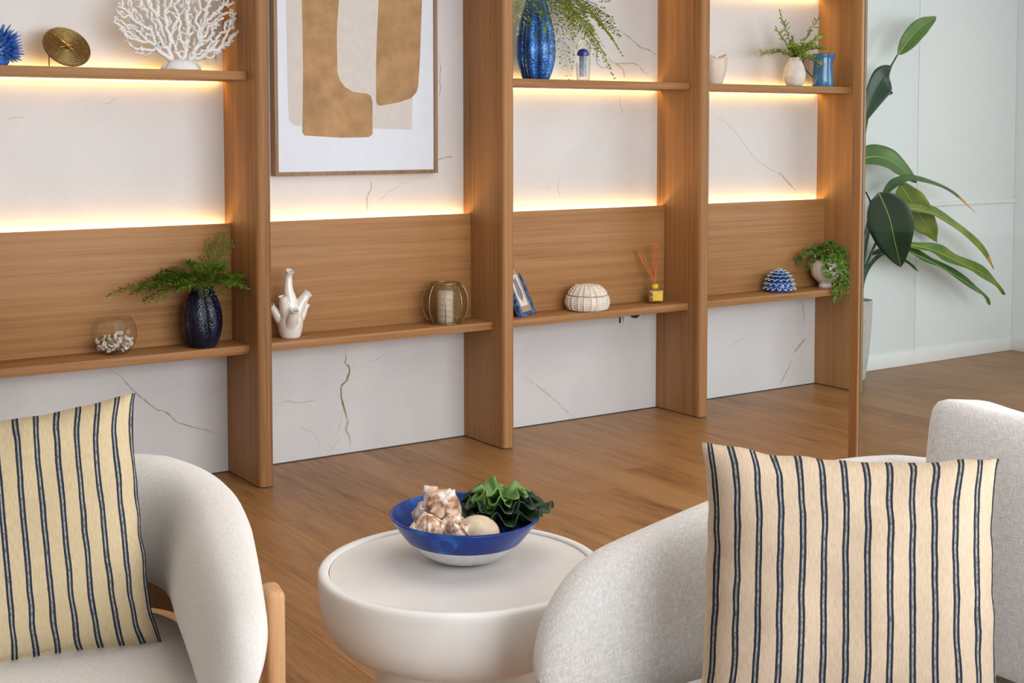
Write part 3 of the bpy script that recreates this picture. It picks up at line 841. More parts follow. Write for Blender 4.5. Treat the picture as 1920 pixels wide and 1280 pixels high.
# ------------------------------------------------------------------ lower shelf, first bay: glass bowl of shells
GB = (1.447, -.135, ZL)
gb = thing('glass_bowl', 'round clear glass bowl filled with small shells on the lower shelf', 'bowl', GB)
prof_o = smooth_prof([(.046, .002), (.068, .02), (.085, .06), (.083, .1), (.066, .134), (.062, .139)], 22)
v, f = lathe([(0, 0), (.042, 0)] + prof_o + [(r - .0022, z) for r, z in prof_o[::-1]] + [(0, .006)], 48)
mk('glass', v, f, 'glass', gb)
def seashell(turns=3.2, k=.2, r0=.5, h=1.5, a=.5, nt_=56, ns=12, knob=0, kn=9, flare=0):
    vs, fs = [], []
    tm = turns * 2 * PI
    for i in range(nt_ + 1):
        th = tm * i / nt_; s = math.exp(k * (th - tm))
        kn_ = 1 + knob * max(0, math.sin(kn * th)) ** 2
        fl = 1 + flare * max(0, (i / nt_ - .85) / .15) ** 2
        for j in range(ns):
            p = 2 * PI * j / ns
            bump = kn_ if -.2 < math.cos(p - .7) else 1
            rr = (r0 + a * math.cos(p) * bump * fl) * s
            vs.append((rr * math.cos(th), rr * math.sin(th), (-h + a * 1.25 * math.sin(p) * fl) * s))
    for i in range(nt_):
        for j in range(ns):
            q = (j + 1) % ns
            fs.append([i * ns + j, i * ns + q, (i + 1) * ns + q, (i + 1) * ns + j])
    fs.append([nt_ * ns + j for j in range(ns)])
    z0 = min(p[2] for p in vs); z1 = max(p[2] for p in vs); sc = 1 / (z1 - z0)
    return [Vector((p[0] * sc, p[1] * sc, (p[2] - (z0 + z1) / 2) * sc)) for p in vs], fs
def scallop():
    vs, fs = [(0, 0, .1)], []
    n = 17
    for r_ in (.35, .7, 1):
        for i in range(n):
            t = -1.15 + 2.3 * i / (n - 1); q = r_ * (1 + .04 * math.cos(i * PI))
            vs.append((q * math.sin(t) * .62, q * math.cos(t) * .8 - .35, .5 * math.sin(PI * (.5 - r_ * .48)) + .03 * (i % 2)))
    for i in range(n - 1): fs.append([0, 1 + i + 1, 1 + i])
    for k in range(2):
        for i in range(n - 1): fs.append([1 + k * n + i, 1 + k * n + i + 1, 1 + (k + 1) * n + i + 1, 1 + (k + 1) * n + i])
    top = [Vector(v) for v in vs]; m_ = len(top)
    bot = [Vector((p.x, p.y, p.z * .3 - .04)) for p in top]
    return top + bot, fs + [[i + m_ for i in q[::-1]] for q in fs]
protos = []
for nm, (v, f) in (('a', seashell(3, .19, .45, 1.3, .5, 30, 8)), ('b', scallop()), ('c', seashell(3.5, .16, .42, 1.5, .5, 34, 8))):
    me = bpy.data.meshes.new('small_shell'); me.from_pydata([tuple(p) for p in v], [], f); me.update(); me.shade_smooth(); me.materials.append(M['shells']); protos.append(me)
rg = random.Random(4)
placed = []
tries = 0
while len(placed) < 78 and tries < 40000:
    tries += 1
    z = .013 + .043 * (len(placed) / 78)
    rmax = .056 if z < .028 else .066
    a, rr = rg.uniform(0, 2 * PI), rmax * math.sqrt(rg.random())
    p = Vector((rr * math.cos(a), rr * math.sin(a), z + .006 * rg.random()))
    if all((p - q).length > .0142 for q in placed):
        placed.append(p)
        o = bpy.data.objects.new('small_shell', protos[len(placed) % 3]); COL.objects.link(o)
        o.location = Vector(GB) + p; s = rg.uniform(.018, .026); o.scale = (s, s, s)
        o.rotation_euler = (rg.uniform(0, 6), rg.uniform(0, 6), rg.uniform(0, 6))
        tag(o, 'small pale seashell heaped inside the clear glass bowl', 'shell', 'shells heaped in the glass bowl')

# ------------------------------------------------------------------ lower shelf, second bay: spouted vase, candle globe
sv_ = thing('spouted_vase', 'white glazed ceramic vase with several finger-like spouts', 'vase', (2.165, -.155, ZL))
def spout_tube(pts, r):
    P = bez(pts, 12); n = 12
    out = tube(P, r if hasattr(r, '__len__') else [r] * n, 16, caps=False)
    rl = r if hasattr(r, '__len__') else [r] * n
    inn = tube(P[5:], [q - .0042 for q in rl[5:]], 16, caps=False)
    vs = list(out[0]) + list(inn[0]); b = len(out[0]); m_ = len(P[5:])
    fs = list(out[1]) + [[i + b for i in q[::-1]] for q in inn[1]]
    for k in range(16):
        j = (k + 1) % 16
        fs.append([(n - 1) * 16 + k, (n - 1) * 16 + j, b + (m_ - 1) * 16 + j, b + (m_ - 1) * 16 + k])
    fs.append([b + k for k in range(16)]); fs.append([k for k in range(16)][::-1])
    return vs, fs
def lerp(a, b): return [a + (b - a) * min(1, k / 8) + (.0028 if k == 11 else .0016 if k == 10 else .0005 if k == 9 else 0) for k in range(12)]
body = lathe([(0, 0)] + smooth_prof([(.034, .0), (.042, .008), (.052, .05), (.05, .085), (.034, .115), (.02, .135)], 16) + [(0, .14)], 32)
prts = [body,
  spout_tube([(0, 0, .08), (.002, 0, .15), (-.008, 0, .2), (-.006, -.002, .255), (-.004, -.012, .277)], lerp(.034, .0148)),
  spout_tube([(.01, 0, .07), (.035, -.005, .125), (.062, -.01, .165), (.078, -.012, .182)], lerp(.032, .0185)),
  spout_tube([(-.01, -.01, .07), (-.03, -.02, .12), (-.045, -.03, .165), (-.048, -.032, .178)], lerp(.03, .0165)),
  spout_tube([(-.01, .01, .05), (-.045, .01, .085), (-.068, .01, .12), (-.083, .008, .137)], lerp(.028, .0145)),
  spout_tube([(.02, .01, .05), (.05, .012, .085), (.07, .014, .115), (.082, .016, .132)], lerp(.03, .014)),
  spout_tube([(-.01, -.02, .05), (-.012, -.048, .085), (-.012, -.062, .11), (-.012, -.07, .123)], lerp(.03, .0165))]
v, f = merge(prts)
o = mk('vase_body', v, f, 'ceramic', sv_)
rm = o.modifiers.new('merge', 'REMESH'); rm.mode = 'VOXEL'; rm.voxel_size = .0019; rm.use_smooth_shade = True
sm = o.modifiers.new('soften', 'SMOOTH'); sm.factor = .5; sm.iterations = 5

cg = thing('candle_globe', 'round brass wire lantern with a white candle on the lower shelf', 'candle holder', (2.905, -.155, ZL))
def gr(z):
    t = (z - .09) / .09
    return .098 * math.sqrt(max(.0, 1 - (abs(t) ** 2.2) * .62))
wires = []
for k in range(44):
    z = .004 + .172 * k / 43
    rr = gr(z)
    wires.append(tube([(rr * math.cos(a), rr * math.sin(a), z + .0012 * math.sin(3 * a + k)) for a in [2 * PI * q / 40 for q in range(41)]], .0008, 4, caps=False))
v, f = merge(wires); mk('wire_wrap', v, f, 'brass_pale', cg, kind='stuff')
for k in range(8):
    a = 2 * PI * k / 8 + .25
    pts = [((gr(z) + .002) * math.cos(a), (gr(z) + .002) * math.sin(a), z) for z in [.002 + .176 * q / 16 for q in range(17)]]
    v, f = tube(pts, .0024, 6); mk('rib', v, f, 'brass_pale', cg)
for z in (.003, .178):
    rr = gr(z) + .001
    v, f = tube([(rr * math.cos(a), rr * math.sin(a), z) for a in [2 * PI * q / 40 for q in range(41)]], .003, 6, caps=False); mk('hoop', v, f, 'brass_pale', cg)
v, f = lathe([(0, .001), (.058, .001), (.058, .004), (0, .004)], 32); mk('base_plate', v, f, 'brass', cg)
cd = thing('pillar_candle', 'white pillar candle standing inside the brass wire lantern', 'candle', (2.905, -.155, ZL + .0045))
v, f = lathe([(0, 0), (.034, 0), (.035, .002), (.035, .134), (.032, .138), (.02, .134), (0, .132)], 32); mk('wax', v, f, 'candle', cd)
v, f = tube([(0, 0, .131), (.001, 0, .138), (.003, 0, .144)], .001, 5); mk('wick', v, f, 'stem', cd)

# ------------------------------------------------------------------ lower shelf, third bay: small picture, urchin box, reed diffuser
p0, p1 = Vector((3.278, -.213, ZL)), Vector((3.428, -.121, ZL))
dirx = (p1 - p0); FWd = .165; ang = math.atan2(dirx.y, dirx.x)
sf_ = thing('picture_frame', 'small blue mosaic picture frame with a sprig print, leaning on the lower shelf', 'picture frame', tuple((p0 + p1) / 2), (0, 0, ang))
LM = Matrix.Translation((0, .004, .001)) @ Matrix.Rotation(R(-24), 4, 'X')
def fbar(name, x0, x1, z0, z1, y0, y1, mat, r=.001):
    v, f = bbox(x1 - x0, y1 - y0, z1 - z0, r, 2, ((x0 + x1) / 2, (y0 + y1) / 2, (z0 + z1) / 2)); v, f = xf((v, f), LM)
    return auto(mk(name, v, f, mat, sf_))
hw, hh, bw = FWd / 2, .255, .021
fbar('frame_bar', -hw, -hw + bw, 0, hh, -.002, .022, 'blue_frame', .003); fbar('frame_bar', hw - bw, hw, 0, hh, -.002, .022, 'blue_frame', .003)
fbar('frame_bar', -hw + bw, hw - bw, 0, bw, -.002, .022, 'blue_frame', .003); fbar('frame_bar', -hw + bw, hw - bw, hh - bw, hh, -.002, .022, 'blue_frame', .003)
fbar('backing', -hw + .004, hw - .004, .004, hh - .004, .012, .026, 'frame_back')
fbar('mat_board', -hw + bw, hw - bw, bw, hh - bw, .006, .0115, 'sand_mat', 0)
fbar('print_sheet', -.038, .038, .05, hh - .055, .0045, .0062, 'print_white', 0)
parts = []
rk = random.Random(2)
parts.append(tube([(0, .003, .066), (.002, .003, .12), (-.002, .003, .185)], [.0022, .0018, .001], 4))
for k in range(22):
    z = .075 + .1 * k / 21; s = 1 if k % 2 else -1; L = .03 * (1 - .5 * k / 21) + .004
    parts.append(tube([(0, .003, z), (s * L * .6, .003, z + L * .45), (s * L * .75, .003, z + L)], [.0022, .002, .001], 4))
v, f = merge(parts); v = [(p[0], .0042 + (p[1] - .003) * .12, p[2]) for p in v]; v, f = xf((v, f), LM); mk('sprig_print', v, f, 'ink', sf_)
st0 = LM @ Vector((0, .026, .17))
v, f = tube([st0, (0, st0.y + .045, .0)], .004, 6); mk('easel_leg', v, f, 'frame_back', sf_)

ub = thing('urchin_box', 'white lidded box shaped like a sea urchin shell', 'box', (3.682, -.165, ZL))
def ur(z0, z1, pr, name, n=60):
    v, f = lathe(pr, n, lambda t, z: 1 - .02 * (abs(math.sin(5 * t)) < .12)); o = mk(name, v, f, 'urchin_white', ub); return o
pb = smooth_prof([(.078, .0), (.092, .008), (.1025, .034), (.1, .056), (.094, .071)], 14)
ur(0, 0, [(0, 0)] + pb + [(.088, .071), (.086, .06)], 'box_base')
pl = smooth_prof([(.092, .0735), (.084, .09), (.064, .11), (.036, .122), (.01, .126)], 14)
ur(0, 0, [(.08, .072), (.092, .0735)] + pl[1:] + [(0, .1265)], 'lid')
def rad_at(z, P):
    for (r0, z0), (r1, z1) in zip(P, P[1:]):
        if z0 <= z <= z1: return r0 + (r1 - r0) * (z - z0) / max(1e-6, z1 - z0)
    return P[-1][0]
bead = lathe([(0, -.004)] + [(.0042 * math.cos(a), .0042 * math.sin(a)) for a in (-.8, -.3, .2, .7, 1.1)] + [(0, .0042)], 8)
for nm, P, zs in (('base_beads', pb, [.012 + .0105 * k for k in range(6)]), ('lid_beads', pl, [.08 + .0085 * k for k in range(5)])):
    parts = []
    for z in zs:
        rr = rad_at(z, P)
        for k in range(10):
            for off in (-.17, -.06, .06, .17):
                a = 2 * PI * (k + .5) / 10 + off
                s = (1.45 if abs(off) > .1 else .85)
                parts.append(xf(bead, Matrix.Translation((rr * .992 * math.cos(a), rr * .992 * math.sin(a), z)) @ Matrix.Rotation(a, 4, 'Z') @ Matrix.Rotation(R(75), 4, 'Y') @ Matrix.Scale(s, 4)))
    v, f = merge(parts); mk(nm, v, f, 'urchin_white', ub, kind='stuff')

rd = thing('reed_diffuser', 'small square glass reed diffuser with yellow label and orange reeds', 'diffuser', (4.122, -.135, ZL), (0, 0, R(-27)))
v, f = bbox(.084, .062, .072, .008, 3, (0, 0, .036)); auto(mk('glass_bottle', v, f, 'glass_thick', rd))
v, f = bbox(.070, .048, .034, .004, 2, (0, 0, .023)); auto(mk('fragrance_oil', v, f, 'amber', rd))
v, f = bbox(.050, .0016, .046, 0, 1, (.006, -.0322, .037)); mk('paper_label', v, f, 'yellow', rd, smooth=False)
v, f = lathe([(.010, .07), (.016, .071), (.0165, .076), (.0165, .092), (.012, .094), (.010, .092)], 24); mk('neck_collar', v, f, 'yellow', rd)
for k, (dx, dy) in enumerate([(-.095, .0), (-.088, .012), (-.02, .01), (-.008, -.012), (.006, .006), (.014, -.006), (-.07, -.01)]):
    h = .235 if k not in (0, 1, 6) else .205
    v, f = tube([(-dx * .14, -dy * .2, .02), (0, 0, .092), (dx, dy, .092 + h * .82)], .0024, 6); mk('reed', v, f, 'reed', rd)

sk = struct(box('wall_socket', 4.03, 4.145, -.008, 0, .455, .53, 'socket', r=.002))
del sk['kind']; tag(sk, 'white wall socket on the marble under the third shelf', 'socket')
pv, pf = lathe([(0, 0), (.02, 0), (.021, .004), (.021, .022), (.017, .03), (0, .03)], 20)
pg = mk('plug', pv, pf, 'dark_plastic', None, (4.088, -.0085, .492), (R(90), 0, 0)); tag(pg, 'dark plug pushed into the wall socket under the shelf', 'plug')
v, f = tube([(4.008, -.004, .523), (4.008, -.004, .45)], .0035, 8); o = mk('cable', v, f, 'dark_plastic'); tag(o, 'short dark cable hanging beside the wall socket', 'cable')

# ------------------------------------------------------------------ lower shelf, fourth bay: petalled urchin, ivy vase
an = thing('petal_urchin', 'small blue ceramic dome of white-edged curled petals', 'ornament', (4.965, -.145, ZL))
v, f = lathe([(0, 0), (.06, 0), (.066, .006), (.062, .04), (.04, .078), (.015, .092), (0, .093)], 28); mk('dome', v, f, 'urchin_blue', an)
petal_v, petal_f = [], []
for i in range(7):
    t = i / 6
    for j in range(7):
        q = (j - 3) / 3
        wd_ = .0125 * math.sin(PI * (.18 + .70 * t)) ** .6
        petal_v.append((q * wd_, .030 * t - .004 * q * q * t, .010 * math.sin(PI * t * .9) - .006 * t * t + .0065 * q * q))
for i in range(6):
    for j in range(6): petal_f.append([i * 7 + j, i * 7 + j + 1, (i + 1) * 7 + j + 1, (i + 1) * 7 + j])
me_p = bpy.data.meshes.new('petal'); me_p.from_pydata(petal_v, [], petal_f); me_p.update(); me_p.shade_smooth(); me_p.materials.append(M['urchin_blue']); me_p.materials.append(M['urchin_tip'])
for p in me_p.polygons:
    if p.index // 6 == 5 or (p.index % 6 in (0, 5) and p.index // 6 >= 2): p.material_index = 1
for row in range(7):
    el = R(1 + row * 14); n = max(5, int(17 * math.cos(el)))
    for q in range(n):
        a = 2 * PI * (q + .5 * (row % 2)) / n
        o = bpy.data.objects.new('petal', me_p); COL.objects.link(o); o.parent = an
        out = Matrix.Rotation(a - PI / 2, 4, 'Z') @ Matrix.Rotation(el * .75 + .1, 4, 'X')
        o.matrix_local = Matrix.Translation((.060 * math.cos(el) * math.cos(a), .060 * math.cos(el) * math.sin(a), .010 + .083 * math.sin(el))) @ out
        sm = o.modifiers.new('thickness', 'SOLIDIFY'); sm.thickness = .003; sm.offset = 0

iv = thing('ivy_vase', 'white ribbed footed vase overflowing with trailing ivy at the shelf end', 'vase', (5.302, -.155, ZL), (0, 0, R(-27)))
v, f = lathe([(0, 0), (.036, 0), (.036, .016), (.03, .022)] + smooth_prof([(.04, .03), (.068, .058), (.079, .095), (.073, .128), (.062, .15)], 14) + [(.058, .148), (.056, .12)], 48, lambda t, z: 1 + (.022 * math.cos(14 * t + z * 30) if z > .03 else 0))
mk('vase_body', v, f, 'ceramic', iv)
v, f = lathe([(0, .135), (.056, .135)], 24); mk('soil', v, f, 'soil', iv)
ri = random.Random(9)
vines = [[(-.02, -.02, .14), (-.06, -.05, .185), (-.1, -.06, .15), (-.125, -.06, .11)], [(-.02, 0, .14), (-.08, -.02, .2), (-.13, -.02, .185), (-.155, -.02, .15)],
         [(0, -.03, .14), (-.01, -.085, .17), (0, -.105, .1), (.005, -.112, .03), (.01, -.115, -.055)], [(.01, -.03, .14), (.03, -.085, .16), (.035, -.11, .08), (.03, -.118, .0), (.03, -.12, -.03)],
         [(.03, -.01, .14), (.07, -.06, .17), (.085, -.09, .1), (.085, -.1, .04), (.08, -.11, .0)], [(0, 0, .14), (.0, -.01, .2), (.02, -.01, .235), (.035, -.02, .245)], [(.02, 0, .14), (.05, -.02, .205), (.075, -.03, .215), (.09, -.05, .18)],
         [(-.01, -.02, .14), (-.03, -.07, .165), (-.04, -.1, .12), (-.03, -.11, .07)], [(0, .01, .14), (-.03, .02, .2), (.0, .02, .23)], [(.0, -.03, .14), (.02, -.07, .175), (.04, -.09, .15), (.05, -.1, .11)],
         [(.03, -.02, .14), (.075, -.05, .15), (.093, -.07, .08), (.09, -.08, .02)], [(0, -.02, .14), (.03, -.05, .2), (.06, -.06, .21)]]
for k, vp in enumerate(vines):
    path = bez(vp, 26); sv2, sf2 = tube(path, .0011, 4)
    vs, fc = [], []
    for q, p in enumerate(path[2:]):
        for rep in range(2):
            d = Vector((ri.uniform(-1, 1), ri.uniform(-1, .35), ri.uniform(-.8, .8))).normalized()
            up = Vector((ri.uniform(-.6, .6), -1, ri.uniform(0, 1)))
            s = ri.uniform(.016, .025)
            leaflet(p + d * .003, d, up, s, s * .85, vs, fc)
    o = mk('vine', vs, fc, 'ivy', iv, smooth=False); mk('vine_stem', sv2, sf2, 'stem_green', o)

# ------------------------------------------------------------------ strelitzia in a tall pot by the white wall
PX, PY = 5.672, -.045
pt = thing('potted_strelitzia', 'tall leafy plant with broad drooping leaves in a pale tapered pot', 'plant', (PX, PY, 0))
v, f = lathe([(0, 0), (.052, 0), (.056, .01), (.074, .15), (.085, .3), (.090, .44), (.0905, .452), (.082, .453), (.078, .42), (0, .42)], 36)
mk('pot', v, f, 'pot', pt)
v, f = lathe([(0, .424), (.078, .42)], 24); mk('soil', v, f, 'soil', pt)
def big_leaf(mid, width, mat, tipmat=None, nrm=(0, -1, .35), fold=.25, ruffle=.0, shape=.8, rib=True, seed=0, n=22):
    r = random.Random(seed)
    P = [Vector(p) for p in bez(mid, n)]
    nrm = (Vector(nrm) + Vector((-.75, .2, 0))).normalized(); m_ = 8
    vs, fs = [], []
    for i, p in enumerate(P):
        t = i / (n - 1)
        d = (P[min(i + 1, n - 1)] - P[max(i - 1, 0)]).normalized()
        s = d.cross(nrm).normalized(); nn = s.cross(d).normalized()
        w = width * (math.sin(PI * min(1, max(0, t)) ** shape) ** .75 if 0 < t < 1 else .02)
        for j in range(m_ + 1):
            u = j / m_ * 2 - 1
            z = fold * abs(u) * w + ruffle * u * u * math.sin(t * 19 + (2.2 if u > 0 else 0) + seed)
            vs.append(p + s * u * w + nn * z)
    for i in range(n - 1):
        for j in range(m_): fs.append([i * (m_ + 1) + j, i * (m_ + 1) + j + 1, (i + 1) * (m_ + 1) + j + 1, (i + 1) * (m_ + 1) + j])
    o = mk('leaf', vs, fs, mat, pt)
    if tipmat:
        o.data.materials.append(M[tipmat])
        for p in o.data.polygons:
            if p.index // m_ > n - 5: p.material_index = 1
    sm = o.modifiers.new('thickness', 'SOLIDIFY'); sm.thickness = .0018
    if rib:
        rv_, rf_ = tube([p - nrm * 0 + Vector(nrm) * .0022 for p in P], [.0042 * (1 - .75 * i / n) for i in range(n)], 5)
        mk('midrib', rv_, rf_, 'palm_rib', o)
    return o
def loc(pts, y): return [(x - PX, (y if not hasattr(y, '__len__') else y[i]) - PY, z) for i, (x, z) in enumerate(pts)]
def stalk(pts):
    P = bez(pts, 16); v, f = tube(P, [.009 - .0003 * i for i in range(16)], 7); mk('stalk', v, f, 'palm_dark', pt)
yb = -.08
big_leaf(loc([(5.945, 1.83), (6.1, 1.97), (6.275, 2.06)], yb), .052, 'palm_mid', None, (.4, -1, .2), .5, .004, .8, True, 1)
stalk([(0, -.02, .42)] + loc([(5.672, 1.3), (5.77, 1.6), (5.945, 1.83)], yb))
big_leaf(loc([(5.885, 1.685), (5.80, 1.66), (5.66, 1.44)], yb), .085, 'palm_dark', None, (.3, -1, .0), .3, .004, .6, False, 2)
stalk([(-.02, 0, .42)] + loc([(5.62, 1.1), (5.68, 1.45), (5.78, 1.63), (5.88, 1.69)], yb + .03))
big_leaf(loc([(5.60, 1.24), (5.8, 1.255), (5.96, 1.205), (6.13, 1.10)], yb), .075, 'palm_mid', None, (-.1, -1, .6), .2, .003, .7, True, 3)
big_leaf(loc([(5.772, 1.03), (5.90, 1.105), (6.05, 1.118), (6.33, 1.06), (6.60, .92)], yb - .05), .034, 'palm_mid', 'leaf_tip', (0, -.7, 1), .5, .003, .7, False, 4)
big_leaf(loc([(6.03, 1.10), (6.19, .93), (6.37, .75)], yb + .04), .085, 'palm_yellow', None, (-.4, -1, .1), .2, .014, .75, True, 5)
big_leaf(loc([(5.70, 1.06), (5.79, .92), (5.84, .78), (5.895, .635)], yb - .09), .125, 'palm_dark', None, (-.2, -1, .15), .12, .002, .72, True, 6)
big_leaf(loc([(5.98, .965), (6.15, .94), (6.34, .885), (6.68, .70), (6.815, .565)], yb - .03), .045, 'palm_yellow', 'leaf_tip', (0, -.8, .8), .4, .004, .6, True, 7)
big_leaf(loc([(5.99, .755), (6.2, .715), (6.45, .63), (6.74, .52), (6.89, .405)], yb - .05), .042, 'palm_yellow', None, (0, -.9, .6), .4, .012, .8, True, 8)
big_leaf(loc([(5.96, .73), (6.1, .69), (6.34, .60), (6.69, .435), (6.80, .345)], yb - .02), .033, 'palm_mid', None, (0, -.8, .8), .4, .008, .8, True, 9)
big_leaf(loc([(5.78, .70), (5.9, .71), (6.05, .66), (6.2, .58)], yb + .03), .022, 'palm_dark', None, (0, -.8, .8), .4, .003, .8, False, 10)
for pts in ([(5.68, .75), (5.74, .97), (5.70, 1.06)], [(5.67, .8), (5.62, 1.1), (5.60, 1.24)], [(5.70, .7), (5.76, .95), (5.79, 1.03)], [(5.7, .62), (5.85, .85), (6.0, .965)], [(5.68, .57), (5.79, .69), (6.0, .755)], [(5.70, .58), (5.80, .68), (5.97, .73)], [(5.7, .8), (5.85, 1.05), (6.03, 1.10)]):
    stalk([(.01, -.02, .42)] + loc(pts, yb))

# ------------------------------------------------------------------ glass partition with its oak end post
gp = thing('glass_partition', 'slim oak end post holding a tall greenish glass panel in front of the white wall', 'partition', (3.833, -1.669, 0))
box('end_post', -.007, .007, -.021, .021, 0, CEIL, 'oak_v', gp, r=.0025, seg=2)
box('gasket', .007, .0135, -.020, -.008, 0, CEIL, 'black_gap', gp)
box('glass_edge', .0135, .0165, -.018, -.010, .0, CEIL, 'pane_edge', gp)
box('glass_panel', .0165, 1.9, -.018, -.010, .0, CEIL, 'pane', gp)

# ------------------------------------------------------------------ side table, bowl and what lies in it
TX, TY, TZ = 1.327, -2.827, .492
tb = thing('side_table', 'round cream drum side table on a thick pedestal between the chairs', 'table', (TX, TY, 0))
RT = .299
v, f = lathe([(0, TZ - .16)] + smooth_prof([(.18, TZ - .164), (.226, TZ - .160), (.266, TZ - .138), (.2885, TZ - .10), (.2975, TZ - .055), (RT, TZ - .008)], 20) + [(RT - .003, TZ - .002), (RT - .008, TZ), (RT - .019, TZ), (RT - .022, TZ - .003), (RT - .0225, TZ - .0075)], 96)
auto(mk('table_drum', v, f, 'table', tb), 50)
v, f = lathe([(0, TZ - .006), (RT - .024, TZ - .006), (RT - .024, TZ - .012), (0, TZ - .012)], 96); auto(mk('table_inset', v, f, 'table_top', tb))
v, f = lathe([(0, 0), (.205, 0), (.206, .004), (.19, .08), (.182, .2), (.182, TZ - .155), (0, TZ - .155)], 72); auto(mk('pedestal', v, f, 'table', tb), 50)
BX, BY, BZ = 1.362, -2.780, TZ - .006
bw_ = thing('fruit_bowl', 'blue and pearl enamel bowl of shells and greenery on the side table', 'bowl', (BX, BY, BZ), (R(1.5), R(1.0), 0))
def wav(t, z): return 1 + .014 * math.sin(2 * t + .6) * min(1, z / .06)
outp = smooth_prof([(.040, .0), (.078, .009), (.110, .031), (.134, .057), (.152, .081), (.161, .095)], 22)
k_ = next(i for i, (r, z) in enumerate(outp) if z > .043)
v, f = lathe([(0, -.0)] + outp[:k_ + 1], 72, wav); mk('pearl_underside', v, f, 'bowl_white', bw_)
v, f = lathe(outp[k_:] + [(.1615, .0975), (.1585, .097)] + [(r - .005, z + .004) for r, z in outp[::-1] if r > .05] + [(0, .006)], 72, wav); mk('enamel_bowl', v, f, 'bowl_blue', bw_)
def in_bowl(name, mesh, mat, off, rot, s, label, cat, group=None):
    o = mk(name, mesh[0], mesh[1], mat, None, (BX + off[0], BY + off[1], BZ + off[2]), rot)
    o.scale = (s, s, s) if not hasattr(s, '__len__') else s
    tag(o, label, cat, group); return o
rx, ry = Vector((.827, -.562, 0)), Vector((.562, .827, 0))       # across and away, as the table is approached
def bo(a, d, z): q = rx * a + ry * d; return (q.x, q.y, z)
def conch(nw=4.5, spire=.4, knob=.2, kn=8, fat=.34, seed=0, nz_=70, na=48):
    vs, fs = [], []
    for i in range(nz_ + 1):
        t = i / nz_
        for k in range(na):
            th = 2 * PI * k / na
            sw = (t * nw / spire / 2.2 - th / (2 * PI)) % 1
            if t < spire:
                R0 = fat * (t / spire) ** .9 * (1 - .30 * (1 - sw) ** 1.5)
            else:
                q = (t - spire) / (1 - spire)
                R0 = fat * (math.cos(PI / 2 * q) ** .9 * .86 + .12 + .02 * q)
            kb = max(0, 1 - abs(sw - .75) / .25) if t < spire else max(0, 1 - abs(t - spire) / .09)
            R0 *= 1 + knob * kb * max(0, math.cos(kn * th / 1.0 + seed)) ** 2
            if t > spire * .85:                                    # the aperture: a long groove with a flared lip
                da = ((th - .6 + PI) % (2 * PI)) - PI
                R0 *= 1 - .42 * math.exp(-(da / .34) ** 2) + .24 * math.exp(-((da - .75) / .25) ** 2)
            R0 *= 1 + .05 * mnoise.noise(Vector((math.cos(th) * 2, math.sin(th) * 2, t * 9 + seed)))
            vs.append(Vector((R0 * math.cos(th), R0 * math.sin(th), .5 - t)))
    for i in range(nz_):
        for k in range(na):
            q = (k + 1) % na; fs.append([i * na + k, (i + 1) * na + k, (i + 1) * na + q, i * na + q])
    fs.append(list(range(na))); fs.append([nz_ * na + k for k in range(na)][::-1])
    return vs, fs
C1 = conch(); C2 = conch(4, .35, .13, 7, .38, 2)
def aim(d, spin):
    """rotation that points a shell's apex along d (across, away, up)"""
    w = rx * d[0] + ry * d[1] + Vector((0, 0, d[2]))
    return (w.to_track_quat('Z', 'Y') @ Euler((0, 0, spin)).to_quaternion()).to_euler()
G_ = 'conches in the bowl'
in_bowl('conch_shell', C1, 'conch', bo(-.046, .005, .108), aim((-.62, .1, .75), 2.2), .125, 'largest knobbly conch on top of the shell pile in the bowl', 'shell', G_)
in_bowl('conch_shell', C2, 'conch', bo(-.080, .016, .088), aim((-.3, -.5, .8), 1), .078, 'grey-white conch leaning at the left edge of the bowl', 'shell', G_)
in_bowl('conch_shell', C2, 'conch', bo(-.070, -.055, .074), aim((-.8, -.3, .15), 3), .1, 'orange-brown conch lying at the front left of the bowl', 'shell', G_)
in_bowl('conch_shell', C2, 'conch', bo(-.020, -.04, .078), aim((.2, -.75, .6), 4), .075, 'small white-tipped conch between the big conch and the pale stone', 'shell', G_)
in_bowl('conch_shell', C1, 'conch', bo(-.004, -.086, .078), aim((.5, .1, .5), 0), .06, 'smallest pink conch peeping over the front rim of the bowl', 'shell', G_)
ev, ef = lathe([(0, -1)] + [(math.cos(a), math.sin(a)) for a in [PI * (k / 14 - .5) for k in range(1, 14)]] + [(0, 1)], 28)
in_bowl('egg_stone', (ev, ef), 'egg', bo(.034, -.058, .073), (0, R(8), R(-34)), (.045, .038, .036), 'smooth pale egg-shaped stone in the blue bowl', 'stone')
lt = thing('ruffled_plant', 'green ruffled leafy rosette on the right side of the blue bowl', 'plant', (BX + bo(.078, .045, 0)[0], BY + bo(.078, .045, 0)[1], BZ + .048))
